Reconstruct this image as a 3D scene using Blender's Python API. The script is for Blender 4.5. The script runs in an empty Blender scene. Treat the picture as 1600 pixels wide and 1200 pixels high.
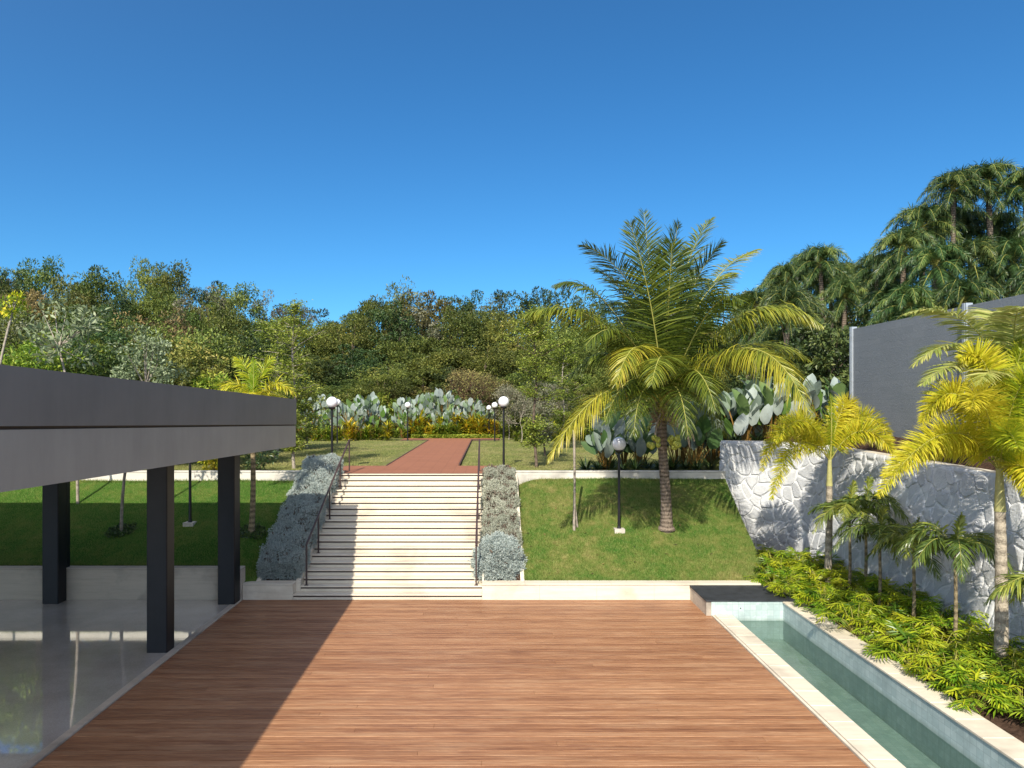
import bpy, math, random
import numpy as np
from mathutils import Vector

random.seed(7); rng = np.random.default_rng(7)
S = bpy.context.scene
COL = S.collection

# ------------------------------------------------------------------ camera, world, sun, exposure
CH = 5.5; F = 1067.0; VX, VY = 766.0, 629.0
cam_d = bpy.data.cameras.new("camera"); cam = bpy.data.objects.new("camera", cam_d); COL.objects.link(cam)
cam.location = (0, 0, CH); cam.rotation_euler = (math.radians(90), 0, 0)
cam_d.sensor_width = 36; cam_d.lens = F/1600*36
cam_d.shift_x = (800-VX)/1600; cam_d.shift_y = (VY-600)/1600
cam_d.clip_start = 0.1; cam_d.clip_end = 6000
S.camera = cam
S.view_settings.view_transform = 'Standard'; S.view_settings.look = 'None'
S.view_settings.exposure = 0.62; S.view_settings.gamma = 1.0
S.render.engine = 'CYCLES'
S.cycles.max_bounces = 7; S.cycles.transparent_max_bounces = 12
to_sun = Vector((-0.27, -1.13, 1.0)).normalized()
EL = math.asin(to_sun.z); AZ = math.atan2(to_sun.x, to_sun.y)
W = bpy.data.worlds.new("World"); S.world = W; W.use_nodes = True
wn = W.node_tree.nodes; wl = W.node_tree.links
sky = wn.new('ShaderNodeTexSky'); sky.sky_type = 'NISHITA'; sky.sun_disc = False
sky.sun_elevation = EL; sky.sun_rotation = AZ % (2*math.pi)
sky.air_density = 1.0; sky.dust_density = 0.35; sky.ozone_density = 2.6; sky.altitude = 600
hsv = wn.new('ShaderNodeHueSaturation'); hsv.inputs['Saturation'].default_value = 1.12; hsv.inputs['Value'].default_value = 1.0
hsv.inputs['Hue'].default_value = 0.492
wl.new(sky.outputs[0], hsv.inputs['Color']); tintn = wn.new('ShaderNodeMix'); tintn.data_type = 'RGBA'; tintn.blend_type = 'MULTIPLY'; tintn.inputs[0].default_value = 1.0; tintn.inputs[7].default_value = (.24, .50, .68, 1)
wl.new(hsv.outputs[0], tintn.inputs[6]); wl.new(tintn.outputs[2], wn['Background'].inputs['Color'])
# warm glow added round the sun behind the camera to fill the shade
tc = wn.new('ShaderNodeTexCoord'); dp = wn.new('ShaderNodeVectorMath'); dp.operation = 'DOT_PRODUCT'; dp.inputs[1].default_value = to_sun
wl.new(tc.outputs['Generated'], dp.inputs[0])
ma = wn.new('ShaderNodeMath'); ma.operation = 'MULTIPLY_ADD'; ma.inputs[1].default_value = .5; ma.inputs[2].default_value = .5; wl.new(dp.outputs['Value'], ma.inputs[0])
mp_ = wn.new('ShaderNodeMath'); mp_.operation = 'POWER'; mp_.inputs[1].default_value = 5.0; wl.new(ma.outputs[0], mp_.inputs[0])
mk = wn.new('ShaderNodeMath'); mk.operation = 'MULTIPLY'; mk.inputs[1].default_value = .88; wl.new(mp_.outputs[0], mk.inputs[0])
fill_glow = wn.new('ShaderNodeBackground'); fill_glow.inputs['Color'].default_value = (1.0, .87, .74, 1); wl.new(mk.outputs[0], fill_glow.inputs['Strength'])
ads = wn.new('ShaderNodeAddShader'); wl.new(wn['Background'].outputs[0], ads.inputs[0]); wl.new(fill_glow.outputs[0], ads.inputs[1]); wl.new(ads.outputs[0], wn['World Output'].inputs[0])
wn['Background'].inputs['Strength'].default_value = 0.145
sd = bpy.data.lights.new("sun", 'SUN'); sd.energy = 4.25; sd.angle = math.radians(0.5); sd.color = (1.0, 0.93, 0.80)
so = bpy.data.objects.new("sun", sd); COL.objects.link(so)
so.rotation_euler = to_sun.to_track_quat('Z', 'Y').to_euler(); so.location = (-6, -25, 22)

def at(px, py, Y):
    """world point at depth Y seen at pixel px,py of the 1600 wide photograph"""
    return np.array([(px-VX)*Y/F, Y, CH-(py-VY)*Y/F])

# ------------------------------------------------------------------ materials
def newmat(name):
    m = bpy.data.materials.new(name); m.use_nodes = True
    nt = m.node_tree; nt.nodes.clear()
    out = nt.nodes.new('ShaderNodeOutputMaterial')
    return m, nt, out
def nd(nt, t, **k):
    n = nt.nodes.new(t)
    for a, b in k.items(): setattr(n, a, b)
    return n
def ramp(nt, src, stops):
    r = nd(nt, 'ShaderNodeValToRGB'); e = r.color_ramp.elements
    while len(e) > 1: e.remove(e[-1])
    e[0].position = stops[0][0]; e[0].color = (*stops[0][1], 1)
    for p, c in stops[1:]:
        x = e.new(p); x.color = (*c, 1)
    nt.links.new(src, r.inputs[0]); return r.outputs[0]
def noise_tex(nt, vec, scale, detail=4, rough=.55, mapping=None):
    n = nd(nt, 'ShaderNodeTexNoise'); n.inputs['Scale'].default_value = scale
    n.inputs['Detail'].default_value = detail; n.inputs['Roughness'].default_value = rough
    if mapping is not None:
        mp = nd(nt, 'ShaderNodeMapping'); mp.inputs['Scale'].default_value = mapping
        nt.links.new(vec, mp.inputs[0]); vec = mp.outputs[0]
    nt.links.new(vec, n.inputs['Vector']); return n.outputs['Fac']
def mixc(nt, fac, a, b, mode='MIX'):
    m = nd(nt, 'ShaderNodeMix', data_type='RGBA', blend_type=mode)
    for s, v in ((m.inputs[0], fac), (m.inputs[6], a), (m.inputs[7], b)):
        if isinstance(v, (int, float)): s.default_value = v
        elif isinstance(v, tuple): s.default_value = (*v, 1)
        else: nt.links.new(v, s)
    return m.outputs[2]
def mathn(nt, op, a, b=None, c=None):
    m = nd(nt, 'ShaderNodeMath', operation=op)
    for i, v in enumerate((a, b, c)):
        if v is None: continue
        if isinstance(v, (int, float)): m.inputs[i].default_value = v
        else: nt.links.new(v, m.inputs[i])
    return m.outputs[0]
def bump(nt, h, strength=.3, dist=.02):
    b = nd(nt, 'ShaderNodeBump'); b.inputs['Strength'].default_value = strength; b.inputs['Distance'].default_value = dist
    nt.links.new(h, b.inputs['Height']); return b.outputs[0]
def prin(nt, out, col, rough=.6, spec=.4, normal=None, metallic=0.0):
    p = nd(nt, 'ShaderNodeBsdfPrincipled')
    if isinstance(col, tuple): p.inputs['Base Color'].default_value = (*col, 1)
    else: nt.links.new(col, p.inputs['Base Color'])
    if isinstance(rough, (int, float)): p.inputs['Roughness'].default_value = rough
    else: nt.links.new(rough, p.inputs['Roughness'])
    p.inputs['Specular IOR Level'].default_value = spec; p.inputs['Metallic'].default_value = metallic
    if normal is not None: nt.links.new(normal, p.inputs['Normal'])
    if out is not None: nt.links.new(p.outputs[0], out.inputs[0])
    return p
def coords(nt): return nd(nt, 'ShaderNodeNewGeometry').outputs['Position']

def leaf_mat(name, stops, trans=.28, rough=.5, spec=.3, vary=.25):
    m, nt, out = newmat(name)
    a = nd(nt, 'ShaderNodeAttribute', attribute_name='tint')
    n = len(stops)
    c = ramp(nt, a.outputs['Fac'], [(i/(n-1), s) for i, s in enumerate(stops)])
    oi = nd(nt, 'ShaderNodeObjectInfo')
    h = nd(nt, 'ShaderNodeHueSaturation'); nt.links.new(c, h.inputs['Color'])
    v = nd(nt, 'ShaderNodeMapRange'); v.inputs[3].default_value = 1-vary; v.inputs[4].default_value = 1+vary
    nt.links.new(oi.outputs['Random'], v.inputs[0]); nt.links.new(v.outputs[0], h.inputs['Value'])
    v2 = nd(nt, 'ShaderNodeMapRange'); v2.inputs[3].default_value = .5-vary*.06; v2.inputs[4].default_value = .5+vary*.06
    r2 = mathn(nt, 'FRACT', mathn(nt, 'MULTIPLY', oi.outputs['Random'], 7.31))
    nt.links.new(r2, v2.inputs[0]); nt.links.new(v2.outputs[0], h.inputs['Hue'])
    p = prin(nt, None, h.outputs[0], rough, spec)
    t = nd(nt, 'ShaderNodeBsdfTranslucent'); nt.links.new(h.outputs[0], t.inputs[0])
    mx = nd(nt, 'ShaderNodeMixShader'); mx.inputs[0].default_value = trans
    nt.links.new(p.outputs[0], mx.inputs[1]); nt.links.new(t.outputs[0], mx.inputs[2])
    nt.links.new(mx.outputs[0], out.inputs[0]); return m
def plain(name, c, rough=.6, spec=.4, var=.12, scale=6, bumpk=.1, metallic=0.0):
    m, nt, out = newmat(name); p = coords(nt)
    f = noise_tex(nt, p, scale, 6)
    f2 = noise_tex(nt, p, scale*9, 3)
    c2 = tuple(max(0, x*(1-var*2)) for x in c); c3 = tuple(min(1, x*(1+var)) for x in c)
    col = ramp(nt, mathn(nt, 'ADD', mathn(nt, 'MULTIPLY', f, .7), mathn(nt, 'MULTIPLY', f2, .3)), [(.3, c2), (.55, c), (.75, c3)])
    prin(nt, out, col, rough, spec, bump(nt, f2, bumpk, .01), metallic); return m

def travertine(name, base=(.68, .605, .475), dirt=(.36, .30, .23), amount=1.0):
    m, nt, out = newmat(name); p = coords(nt)
    s = noise_tex(nt, p, 1.0, 6, .65, (1.2, 9, 14))
    b = noise_tex(nt, p, .9, 5)
    g = noise_tex(nt, p, 35, 3)
    col = ramp(nt, s, [(.25, tuple(x*.82 for x in base)), (.5, base), (.75, tuple(min(1, x*1.1) for x in base))])
    st = ramp(nt, b, [(.52, (0, 0, 0)), (.72, (1, 1, 1))])
    col = mixc(nt, mathn(nt, 'MULTIPLY', st, .55*amount), col, dirt)
    col = mixc(nt, mathn(nt, 'MULTIPLY', g, .25), col, tuple(x*.7 for x in base))
    prin(nt, out, col, .55, .35, bump(nt, g, .15, .006)); return m

M = {}
M['trav'] = travertine('travertine')
M['trav_wall'] = travertine('limestone_wall', (.68, .61, .49), (.40, .31, .22), 1.2)
M['trav_grey'] = travertine('weathered_stone', (.50, .43, .345), (.16, .14, .12), 1.5)
M['curb'] = travertine('curb_white', (.66, .62, .54), (.22, .21, .19), 1.4)
M['gap'] = plain('dark_shadow_gap', (.06, .035, .03), .5)  # dark brown lining for recesses, paints the shade under step nosings
M['rail'] = plain('rail_brown_paint', (.055, .033, .030), .45, .5)
M['black'] = plain('black_paint', (.012, .012, .014), .35, .5)
M['column'] = plain('black_column_paint', (.0065, .007, .010), .5, .4, .25, 3)
M['globe'] = plain('white_globe', (.80, .80, .82), .18, .5, .02)
M['cement'] = plain('cement', (.55, .50, .43), .8, .2)
M['soil'] = plain('soil_mulch', (.075, .045, .03), .95, .1, .45, 12, .9)
M['bark'] = plain('bark', (.16, .12, .09), .9, .15, .35, 10, .8)
M['bark_pale'] = plain('bark_pale', (.36, .31, .25), .85, .15, .3, 10, .6)
M['twig_white'] = plain('pale_twigs', (.55, .50, .43), .8)
M['twig_dark'] = plain('dark_twigs', (.10, .075, .06), .9)
M['twig_red'] = plain('dry_red_twigs', (.15, .075, .05), .9)
M['barrier_post'] = plain('galvanised_post', (.42, .46, .50), .4, .5, .1, 6, .1, .3)
M['blue_post'] = plain('blue_post', (.02, .03, .12), .4)
M['shell'] = plain('coconut_husk', (.36, .38, .06), .45, .4, .2, 20)
M['sheath'] = plain('dry_sheath', (.40, .31, .22), .8, .2, .35, 14, .5)
M['path_edge'] = plain('timber_edge', (.09, .045, .035), .8)

# black platform
M['slate'] = plain('dark_slate_deck', (.030, .033, .038), .65, .3, .3, 4, .3)

# fascia
def fascia_mat(name, c, streak=.35):
    m, nt, out = newmat(name); p = coords(nt)
    f = noise_tex(nt, p, 1, 6, .6, (1, .35, .5)); g = noise_tex(nt, p, 1, 5, .7, (1, 1.5, .25)); h = noise_tex(nt, p, 60, 3)
    col = ramp(nt, mathn(nt, 'ADD', mathn(nt, 'MULTIPLY', f, .55), mathn(nt, 'MULTIPLY', g, .45)),
               [(.3, tuple(x*(1-streak) for x in c)), (.55, c), (.75, tuple(x*1.15 for x in c))])
    col = mixc(nt, mathn(nt, 'MULTIPLY', h, .3), col, tuple(x*.75 for x in c))
    prin(nt, out, col, .55, .35, bump(nt, h, .2, .004)); return m
M['fascia_top'] = fascia_mat('fascia_upper_dark', (.215, .208, .188), .25)
M['fascia_low'] = fascia_mat('fascia_lower_concrete', (.375, .365, .315), .25)  # lighter than the upper band, deck bounce put into its colour

# deck
def deck_mat():
    m, nt, out = newmat('deck_timber'); p = coords(nt)
    a = nd(nt, 'ShaderNodeAttribute', attribute_name='tint')
    s1 = noise_tex(nt, p, 1, 8, .72, (1.1, 32, 1)); s2 = noise_tex(nt, p, 1, 6, .75, (2.4, 90, 1)); pt = noise_tex(nt, p, 1, 7, .7, (.55, 5, 1))
    f = mathn(nt, 'ADD', mathn(nt, 'MULTIPLY', s1, .60), mathn(nt, 'MULTIPLY', a.outputs['Fac'], .10))
    f = mathn(nt, 'ADD', f, mathn(nt, 'MULTIPLY', s2, .30))
    col = ramp(nt, f, [(.35, (.105, .041, .020)), (.44, (.225, .100, .046)), (.53, (.325, .156, .074)), (.65, (.50, .285, .155))])
    col = mixc(nt, ramp(nt, pt, [(.48, (0, 0, 0)), (.66, (.6, .6, .6))]), col, (.40, .235, .13))
    pt2 = noise_tex(nt, p, 1, 8, .75, (1.0, 7, 1))
    col = mixc(nt, ramp(nt, pt2, [(.52, (0, 0, 0)), (.68, (.55, .55, .55))]), col, (.15, .058, .032))
    sp = noise_tex(nt, p, 1, 3, .5, (3.5, 9, 1))
    col = mixc(nt, ramp(nt, sp, [(.70, (0, 0, 0)), (.78, (.6, .6, .6))]), col, (.15, .09, .07))
    prin(nt, out, col, mathn(nt, 'ADD', mathn(nt, 'MULTIPLY', s1, .3), .34), .38, bump(nt, s2, .35, .004)); return m
M['deck'] = deck_mat()
def redpath():
    m, nt, out = newmat('red_paving'); p = coords(nt)
    b = nd(nt, 'ShaderNodeTexBrick'); b.inputs['Scale'].default_value = 1; b.inputs['Brick Width'].default_value = .9; b.inputs['Row Height'].default_value = .16
    b.inputs['Mortar Size'].default_value = .008; b.inputs['Color1'].default_value = (.33, .135, .075, 1); b.inputs['Color2'].default_value = (.26, .105, .058, 1); b.inputs['Mortar'].default_value = (.06, .03, .025, 1)
    nt.links.new(p, b.inputs['Vector'])
    s = noise_tex(nt, p, 1, 6, .6, (1, 8, 1))
    col = mixc(nt, mathn(nt, 'MULTIPLY', s, .5), b.outputs['Color'], (.34, .16, .095))
    prin(nt, out, col, .75, .2, bump(nt, b.outputs['Fac'], -.3, .01)); return m
M['red'] = redpath()
def floor_mat():
    m, nt, out = newmat('polished_granite'); p = coords(nt)
    g = noise_tex(nt, p, 60, 4, .7); b = noise_tex(nt, p, .8, 6, .6); w = noise_tex(nt, p, 14, 5)
    v = noise_tex(nt, p, 1, 8, .7, (.5, 2.5, 1))
    col = ramp(nt, mathn(nt, 'ADD', mathn(nt, 'MULTIPLY', g, .55), mathn(nt, 'MULTIPLY', b, .45)), [(.3, (.36, .335, .29)), (.5, (.58, .54, .48)), (.7, (.76, .72, .65))])
    col = mixc(nt, mathn(nt, 'MULTIPLY', v, .35), col, (.24, .22, .20))
    wob = noise_tex(nt, p, 1.3, 3)
    P_ = prin(nt, out, col, mathn(nt, 'ADD', mathn(nt, 'MULTIPLY', w, .08), .02), .9, bump(nt, wob, .06, .02))
    P_.inputs['Coat Weight'].default_value = 1.0; P_.inputs['Coat Roughness'].default_value = .025; P_.inputs['Coat IOR'].default_value = 1.9; return m
M['granite'] = floor_mat()
def tile_mat(name, wall, c1, c2, mort):
    m, nt, out = newmat(name); p = coords(nt)
    if wall:
        sx = nd(nt, 'ShaderNodeSeparateXYZ'); nt.links.new(p, sx.inputs[0]); cb = nd(nt, 'ShaderNodeCombineXYZ')
        nt.links.new(mathn(nt, 'ADD', sx.outputs[0], sx.outputs[1]), cb.inputs[0]); nt.links.new(sx.outputs[2], cb.inputs[1]); v = cb.outputs[0]
    else: v = p
    b = nd(nt, 'ShaderNodeTexBrick'); b.offset = 0.0; b.inputs['Scale'].default_value = 1; b.inputs['Brick Width'].default_value = .15; b.inputs['Row Height'].default_value = .15
    b.inputs['Mortar Size'].default_value = .004; b.inputs['Color1'].default_value = (*c1, 1); b.inputs['Color2'].default_value = (*c2, 1); b.inputs['Mortar'].default_value = (*mort, 1)
    nt.links.new(v, b.inputs['Vector'])
    n = noise_tex(nt, p, 2.2, 6, .65); n2 = noise_tex(nt, p, 9, 4, .6)
    col = mixc(nt, ramp(nt, n, [(.42, (0, 0, 0)), (.75, (.6, .6, .6))]), b.outputs['Color'], tuple(x*.62 for x in c1))
    col = mixc(nt, ramp(nt, n2, [(.55, (0, 0, 0)), (.75, (.45, .45, .45))]), col, tuple(min(1, x*1.35) for x in c2))
    if wall:
        zz = nd(nt, 'ShaderNodeMapRange'); zz.inputs[1].default_value = -.03; zz.inputs[2].default_value = -.11; nt.links.new(sx.outputs[2], zz.inputs[0])
        col = mixc(nt, mathn(nt, 'MULTIPLY', zz.outputs[0], mathn(nt, 'MULTIPLY', n2, .9)), col, (.16, .22, .17))
    prin(nt, out, col, .3, .4, bump(nt, b.outputs['Fac'], -.2, .004)); return m
M['tile_wall'] = tile_mat('pool_wall_tile', True, (.38, .47, .46), (.48, .56, .54), (.30, .37, .37))
M['tile_floor'] = tile_mat('pool_floor_tile', False, (.29, .37, .33), (.36, .43, .38), (.24, .31, .28))
def water_mat():
    m, nt, out = newmat('pool_water'); p = coords(nt)
    w = noise_tex(nt, p, 6, 4, .55, (1, .7, 1)); bn = bump(nt, w, .30, .03)
    lw = nd(nt, 'ShaderNodeLayerWeight'); lw.inputs['Blend'].default_value = .5; nt.links.new(bn, lw.inputs['Normal'])
    fac = mathn(nt, 'MULTIPLY_ADD', mathn(nt, 'POWER', lw.outputs['Facing'], 5.0), .9, .02)
    t = nd(nt, 'ShaderNodeBsdfTransparent'); t.inputs[0].default_value = (.62, .71, .68, 1)
    g = nd(nt, 'ShaderNodeBsdfGlossy'); g.inputs['Roughness'].default_value = .03; nt.links.new(bn, g.inputs['Normal'])
    mx = nd(nt, 'ShaderNodeMixShader'); nt.links.new(fac, mx.inputs[0]); nt.links.new(t.outputs[0], mx.inputs[1]); nt.links.new(g.outputs[0], mx.inputs[2])
    nt.links.new(mx.outputs[0], out.inputs[0]); return m
M['water'] = water_mat()
def grass_col(nt, p, dry=.5):
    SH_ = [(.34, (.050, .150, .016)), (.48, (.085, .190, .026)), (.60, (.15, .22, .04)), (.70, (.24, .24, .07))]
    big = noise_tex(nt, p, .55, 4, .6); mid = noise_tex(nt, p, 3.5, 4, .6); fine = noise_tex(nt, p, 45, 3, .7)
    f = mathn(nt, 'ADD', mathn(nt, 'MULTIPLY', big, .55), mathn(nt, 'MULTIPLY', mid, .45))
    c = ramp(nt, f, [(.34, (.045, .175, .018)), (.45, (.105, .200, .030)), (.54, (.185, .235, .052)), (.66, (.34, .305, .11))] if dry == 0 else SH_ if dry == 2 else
             [(.34, (.15, .21, .045)), (.46, (.23, .255, .075)), (.56, (.31, .30, .11)), (.68, (.38, .34, .15))])
    return c, fine
def grass_ground(name, dry):
    m, nt, out = newmat(name); p = coords(nt); c, fine = grass_col(nt, p, dry)
    f = ramp(nt, fine, [(.35, (.35, .35, .35)), (.6, (1, 1, 1))])
    c = mixc(nt, 1.0, c, f, 'MULTIPLY')
    prin(nt, out, c, .9, .1, bump(nt, fine, 1.0, .04)); return m
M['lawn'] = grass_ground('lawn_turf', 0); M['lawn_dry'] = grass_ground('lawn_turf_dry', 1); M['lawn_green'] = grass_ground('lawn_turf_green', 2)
def blade_mat(name, dry):
    m, nt, out = newmat(name); p = coords(nt); c, fine = grass_col(nt, p, dry)
    a = nd(nt, 'ShaderNodeAttribute', attribute_name='tint')
    c = mixc(nt, mathn(nt, 'MULTIPLY', a.outputs['Fac'], .45), c, (.42, .40, .15))
    pr = prin(nt, None, c, .6, .2)
    t = nd(nt, 'ShaderNodeBsdfTranslucent'); nt.links.new(c, t.inputs[0]); mx = nd(nt, 'ShaderNodeMixShader'); mx.inputs[0].default_value = .25
    nt.links.new(pr.outputs[0], mx.inputs[1]); nt.links.new(t.outputs[0], mx.inputs[2]); nt.links.new(mx.outputs[0], out.inputs[0]); return m
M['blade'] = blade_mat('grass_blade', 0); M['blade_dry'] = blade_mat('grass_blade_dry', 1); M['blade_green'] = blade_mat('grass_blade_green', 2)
def stonewall():
    m, nt, out = newmat('whitewashed_stone'); p = coords(nt)
    a = nd(nt, 'ShaderNodeAttribute', attribute_name='tint')
    n = noise_tex(nt, p, 5, 6, .65); g = noise_tex(nt, p, 40, 4, .7)
    c = ramp(nt, a.outputs['Fac'], [(0, (.80, .79, .77)), (.12, (.66, .66, .65)), (.5, (.42, .43, .44)), (1, (.58, .585, .59))])
    c = mixc(nt, ramp(nt, n, [(.45, (0, 0, 0)), (.7, (.7, .7, .7))]), c, (.42, .43, .45))
    c = mixc(nt, ramp(nt, g, [(.5, (0, 0, 0)), (.7, (.5, .5, .5))]), c, (.76, .76, .75))
    prin(nt, out, c, .85, .15, bump(nt, g, .5, .015)); return m
M['stone'] = stonewall()
def barrier():
    m, nt, out = newmat('grey_barrier'); p = coords(nt)
    b = nd(nt, 'ShaderNodeTexBrick'); b.inputs['Scale'].default_value = 1; b.inputs['Brick Width'].default_value = 1.1; b.inputs['Row Height'].default_value = .2; b.inputs['Mortar Size'].default_value = .004
    b.inputs['Color1'].default_value = (.205, .230, .250, 1); b.inputs['Color2'].default_value = (.235, .258, .278, 1); b.inputs['Mortar'].default_value = (.150, .172, .195, 1)
    sx = nd(nt, 'ShaderNodeSeparateXYZ'); nt.links.new(p, sx.inputs[0]); cb = nd(nt, 'ShaderNodeCombineXYZ'); nt.links.new(sx.outputs[1], cb.inputs[0]); nt.links.new(sx.outputs[2], cb.inputs[1])
    nt.links.new(cb.outputs[0], b.inputs['Vector'])
    n = noise_tex(nt, p, 30, 4, .7, (1, 1, .6)); k = noise_tex(nt, p, 1.2, 5)
    c = mixc(nt, mathn(nt, 'MULTIPLY', n, .55), b.outputs['Color'], (.32, .335, .35))
    c = mixc(nt, mathn(nt, 'MULTIPLY', k, .4), c, (.13, .145, .165))
    prin(nt, out, c, .8, .2, bump(nt, n, .9, .02)); return m
M['barrier'] = barrier()
def palmtrunk(name, c1, c2, ring=16):
    m, nt, out = newmat(name); p = coords(nt)
    w = nd(nt, 'ShaderNodeTexWave', wave_type='BANDS', bands_direction='Z'); w.inputs['Scale'].default_value = ring*.16; w.inputs['Distortion'].default_value = 3.5; w.inputs['Detail'].default_value = 3
    nt.links.new(p, w.inputs['Vector']); n = noise_tex(nt, p, 22, 5, .65)
    c = ramp(nt, mathn(nt, 'ADD', mathn(nt, 'MULTIPLY', w.outputs['Fac'], .22), mathn(nt, 'MULTIPLY', n, .78)), [(.3, c1), (.65, c2)])
    prin(nt, out, c, .9, .1, bump(nt, n, .9, .03)); return m
M['coco_trunk'] = palmtrunk('coconut_trunk', (.07, .052, .04), (.27, .215, .165))
M['palm_trunk'] = palmtrunk('foxtail_trunk', (.19, .16, .12), (.50, .43, .33), 9)
M['thin_trunk'] = palmtrunk('thin_palm_trunk', (.10, .08, .05), (.34, .27, .16), 12)
M['crownshaft'] = plain('crownshaft', (.42, .40, .16), .5, .3, .2, 6)
M['rachis'] = plain('rachis', (.36, .34, .08), .5, .3)
M['calstem'] = plain('calathea_stalk', (.30, .17, .04), .6, .3, .3, 8)
# foliage
M['f_coco'] = leaf_mat('coconut_leaflets', [(.035, .058, .010), (.075, .115, .014), (.19, .23, .024), (.44, .40, .035), (.50, .33, .05)], .30, .38, .5, .08)
M['f_fox'] = leaf_mat('foxtail_leaflets', [(.08, .16, .012), (.24, .34, .02), (.53, .52, .028), (.68, .57, .045)], .38, .4, .4, .05)
M['f_areca'] = leaf_mat('areca_leaflets', [(.07, .12, .02), (.18, .25, .04), (.38, .42, .10), (.52, .50, .16)], .40, .35, .5, .05)
M['f_small'] = leaf_mat('small_palm_leaflets', [(.035, .070, .018), (.085, .135, .025), (.18, .23, .04), (.34, .36, .05)], .30, .35, .5, .12)
M['f_syag'] = leaf_mat('queen_palm_leaflets', [(.022, .052, .015), (.050, .098, .026), (.09, .15, .040), (.22, .27, .06)], .22, .4, .45, .22)
M['f_phil'] = leaf_mat('philodendron_leaves', [(.06, .14, .010), (.17, .28, .015), (.36, .42, .02), (.50, .48, .03)], .32, .3, .5, .18)
M['f_silver'] = leaf_mat('silver_leaves', [(.17, .22, .205), (.32, .375, .35), (.46, .51, .47), (.58, .61, .56)], .15, .7, .2, .06)
M['f_silver_warm'] = leaf_mat('silver_leaves_warm', [(.18, .20, .14), (.34, .355, .27), (.47, .48, .38), (.58, .58, .48)], .15, .7, .2, .12)
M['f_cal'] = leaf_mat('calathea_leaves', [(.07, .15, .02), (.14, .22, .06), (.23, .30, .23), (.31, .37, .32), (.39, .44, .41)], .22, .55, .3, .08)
M['f_cal_dark'] = leaf_mat('calathea_leaves_shade_tint', [(.05, .12, .025), (.10, .16, .07), (.18, .24, .19), (.26, .31, .27), (.34, .39, .35)], .22, .5, .35, .08)  # darker copy of the calathea leaf, palm shade put into its colour
M['f_yel'] = leaf_mat('yellow_leaves', [(.10, .16, .015), (.30, .34, .02), (.60, .50, .03), (.66, .44, .05)], .30, .45, .3, .25)
M['f_lime'] = leaf_mat('lime_leaves', [(.062, .125, .015), (.163, .250, .025), (.312, .375, .044), (.450, .450, .075)], .30, .45, .3, .20)
M['f_darkplant'] = leaf_mat('dark_leaves', [(.014, .034, .012), (.036, .072, .022), (.072, .120, .030), (.144, .192, .048)], .15, .35, .5, .15)
M['f_olive'] = leaf_mat('olive_crown', [(0.052, 0.071, 0.020), (0.118, 0.146, 0.029), (0.209, 0.227, 0.043), (0.327, 0.307, 0.074)], .22, .5, .3, .42)
M['f_green'] = leaf_mat('green_crown', [(0.038, 0.063, 0.016), (0.085, 0.130, 0.027), (0.169, 0.214, 0.039), (0.276, 0.281, 0.062)], .22, .5, .3, .42)
M['f_dark'] = leaf_mat('dark_crown', [(.018, .036, .012), (.044, .078, .021), (.085, .125, .034), (.15, .18, .05)], .18, .45, .35, .42)
M['f_brown'] = leaf_mat('brown_crown', [(0.058, 0.051, 0.024), (0.135, 0.113, 0.046), (0.231, 0.183, 0.061), (0.333, 0.278, 0.095)], .2, .6, .2, .42)
M['f_grey'] = leaf_mat('greygreen_crown', [(.067, .077, .047), (.149, .161, .092), (.245, .245, .149), (.372, .356, .245)], .2, .6, .2, .2)
M['f_pale'] = leaf_mat('pale_crown', [(.08, .11, .05), (.18, .23, .11), (.32, .37, .20), (.46, .50, .32)], .25, .45, .35, .1)
M['f_termin'] = leaf_mat('terminalia_leaves', [(.08, .125, .02), (.17, .23, .035), (.30, .35, .05), (.42, .44, .10)], .32, .45, .3, .12)

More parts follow.
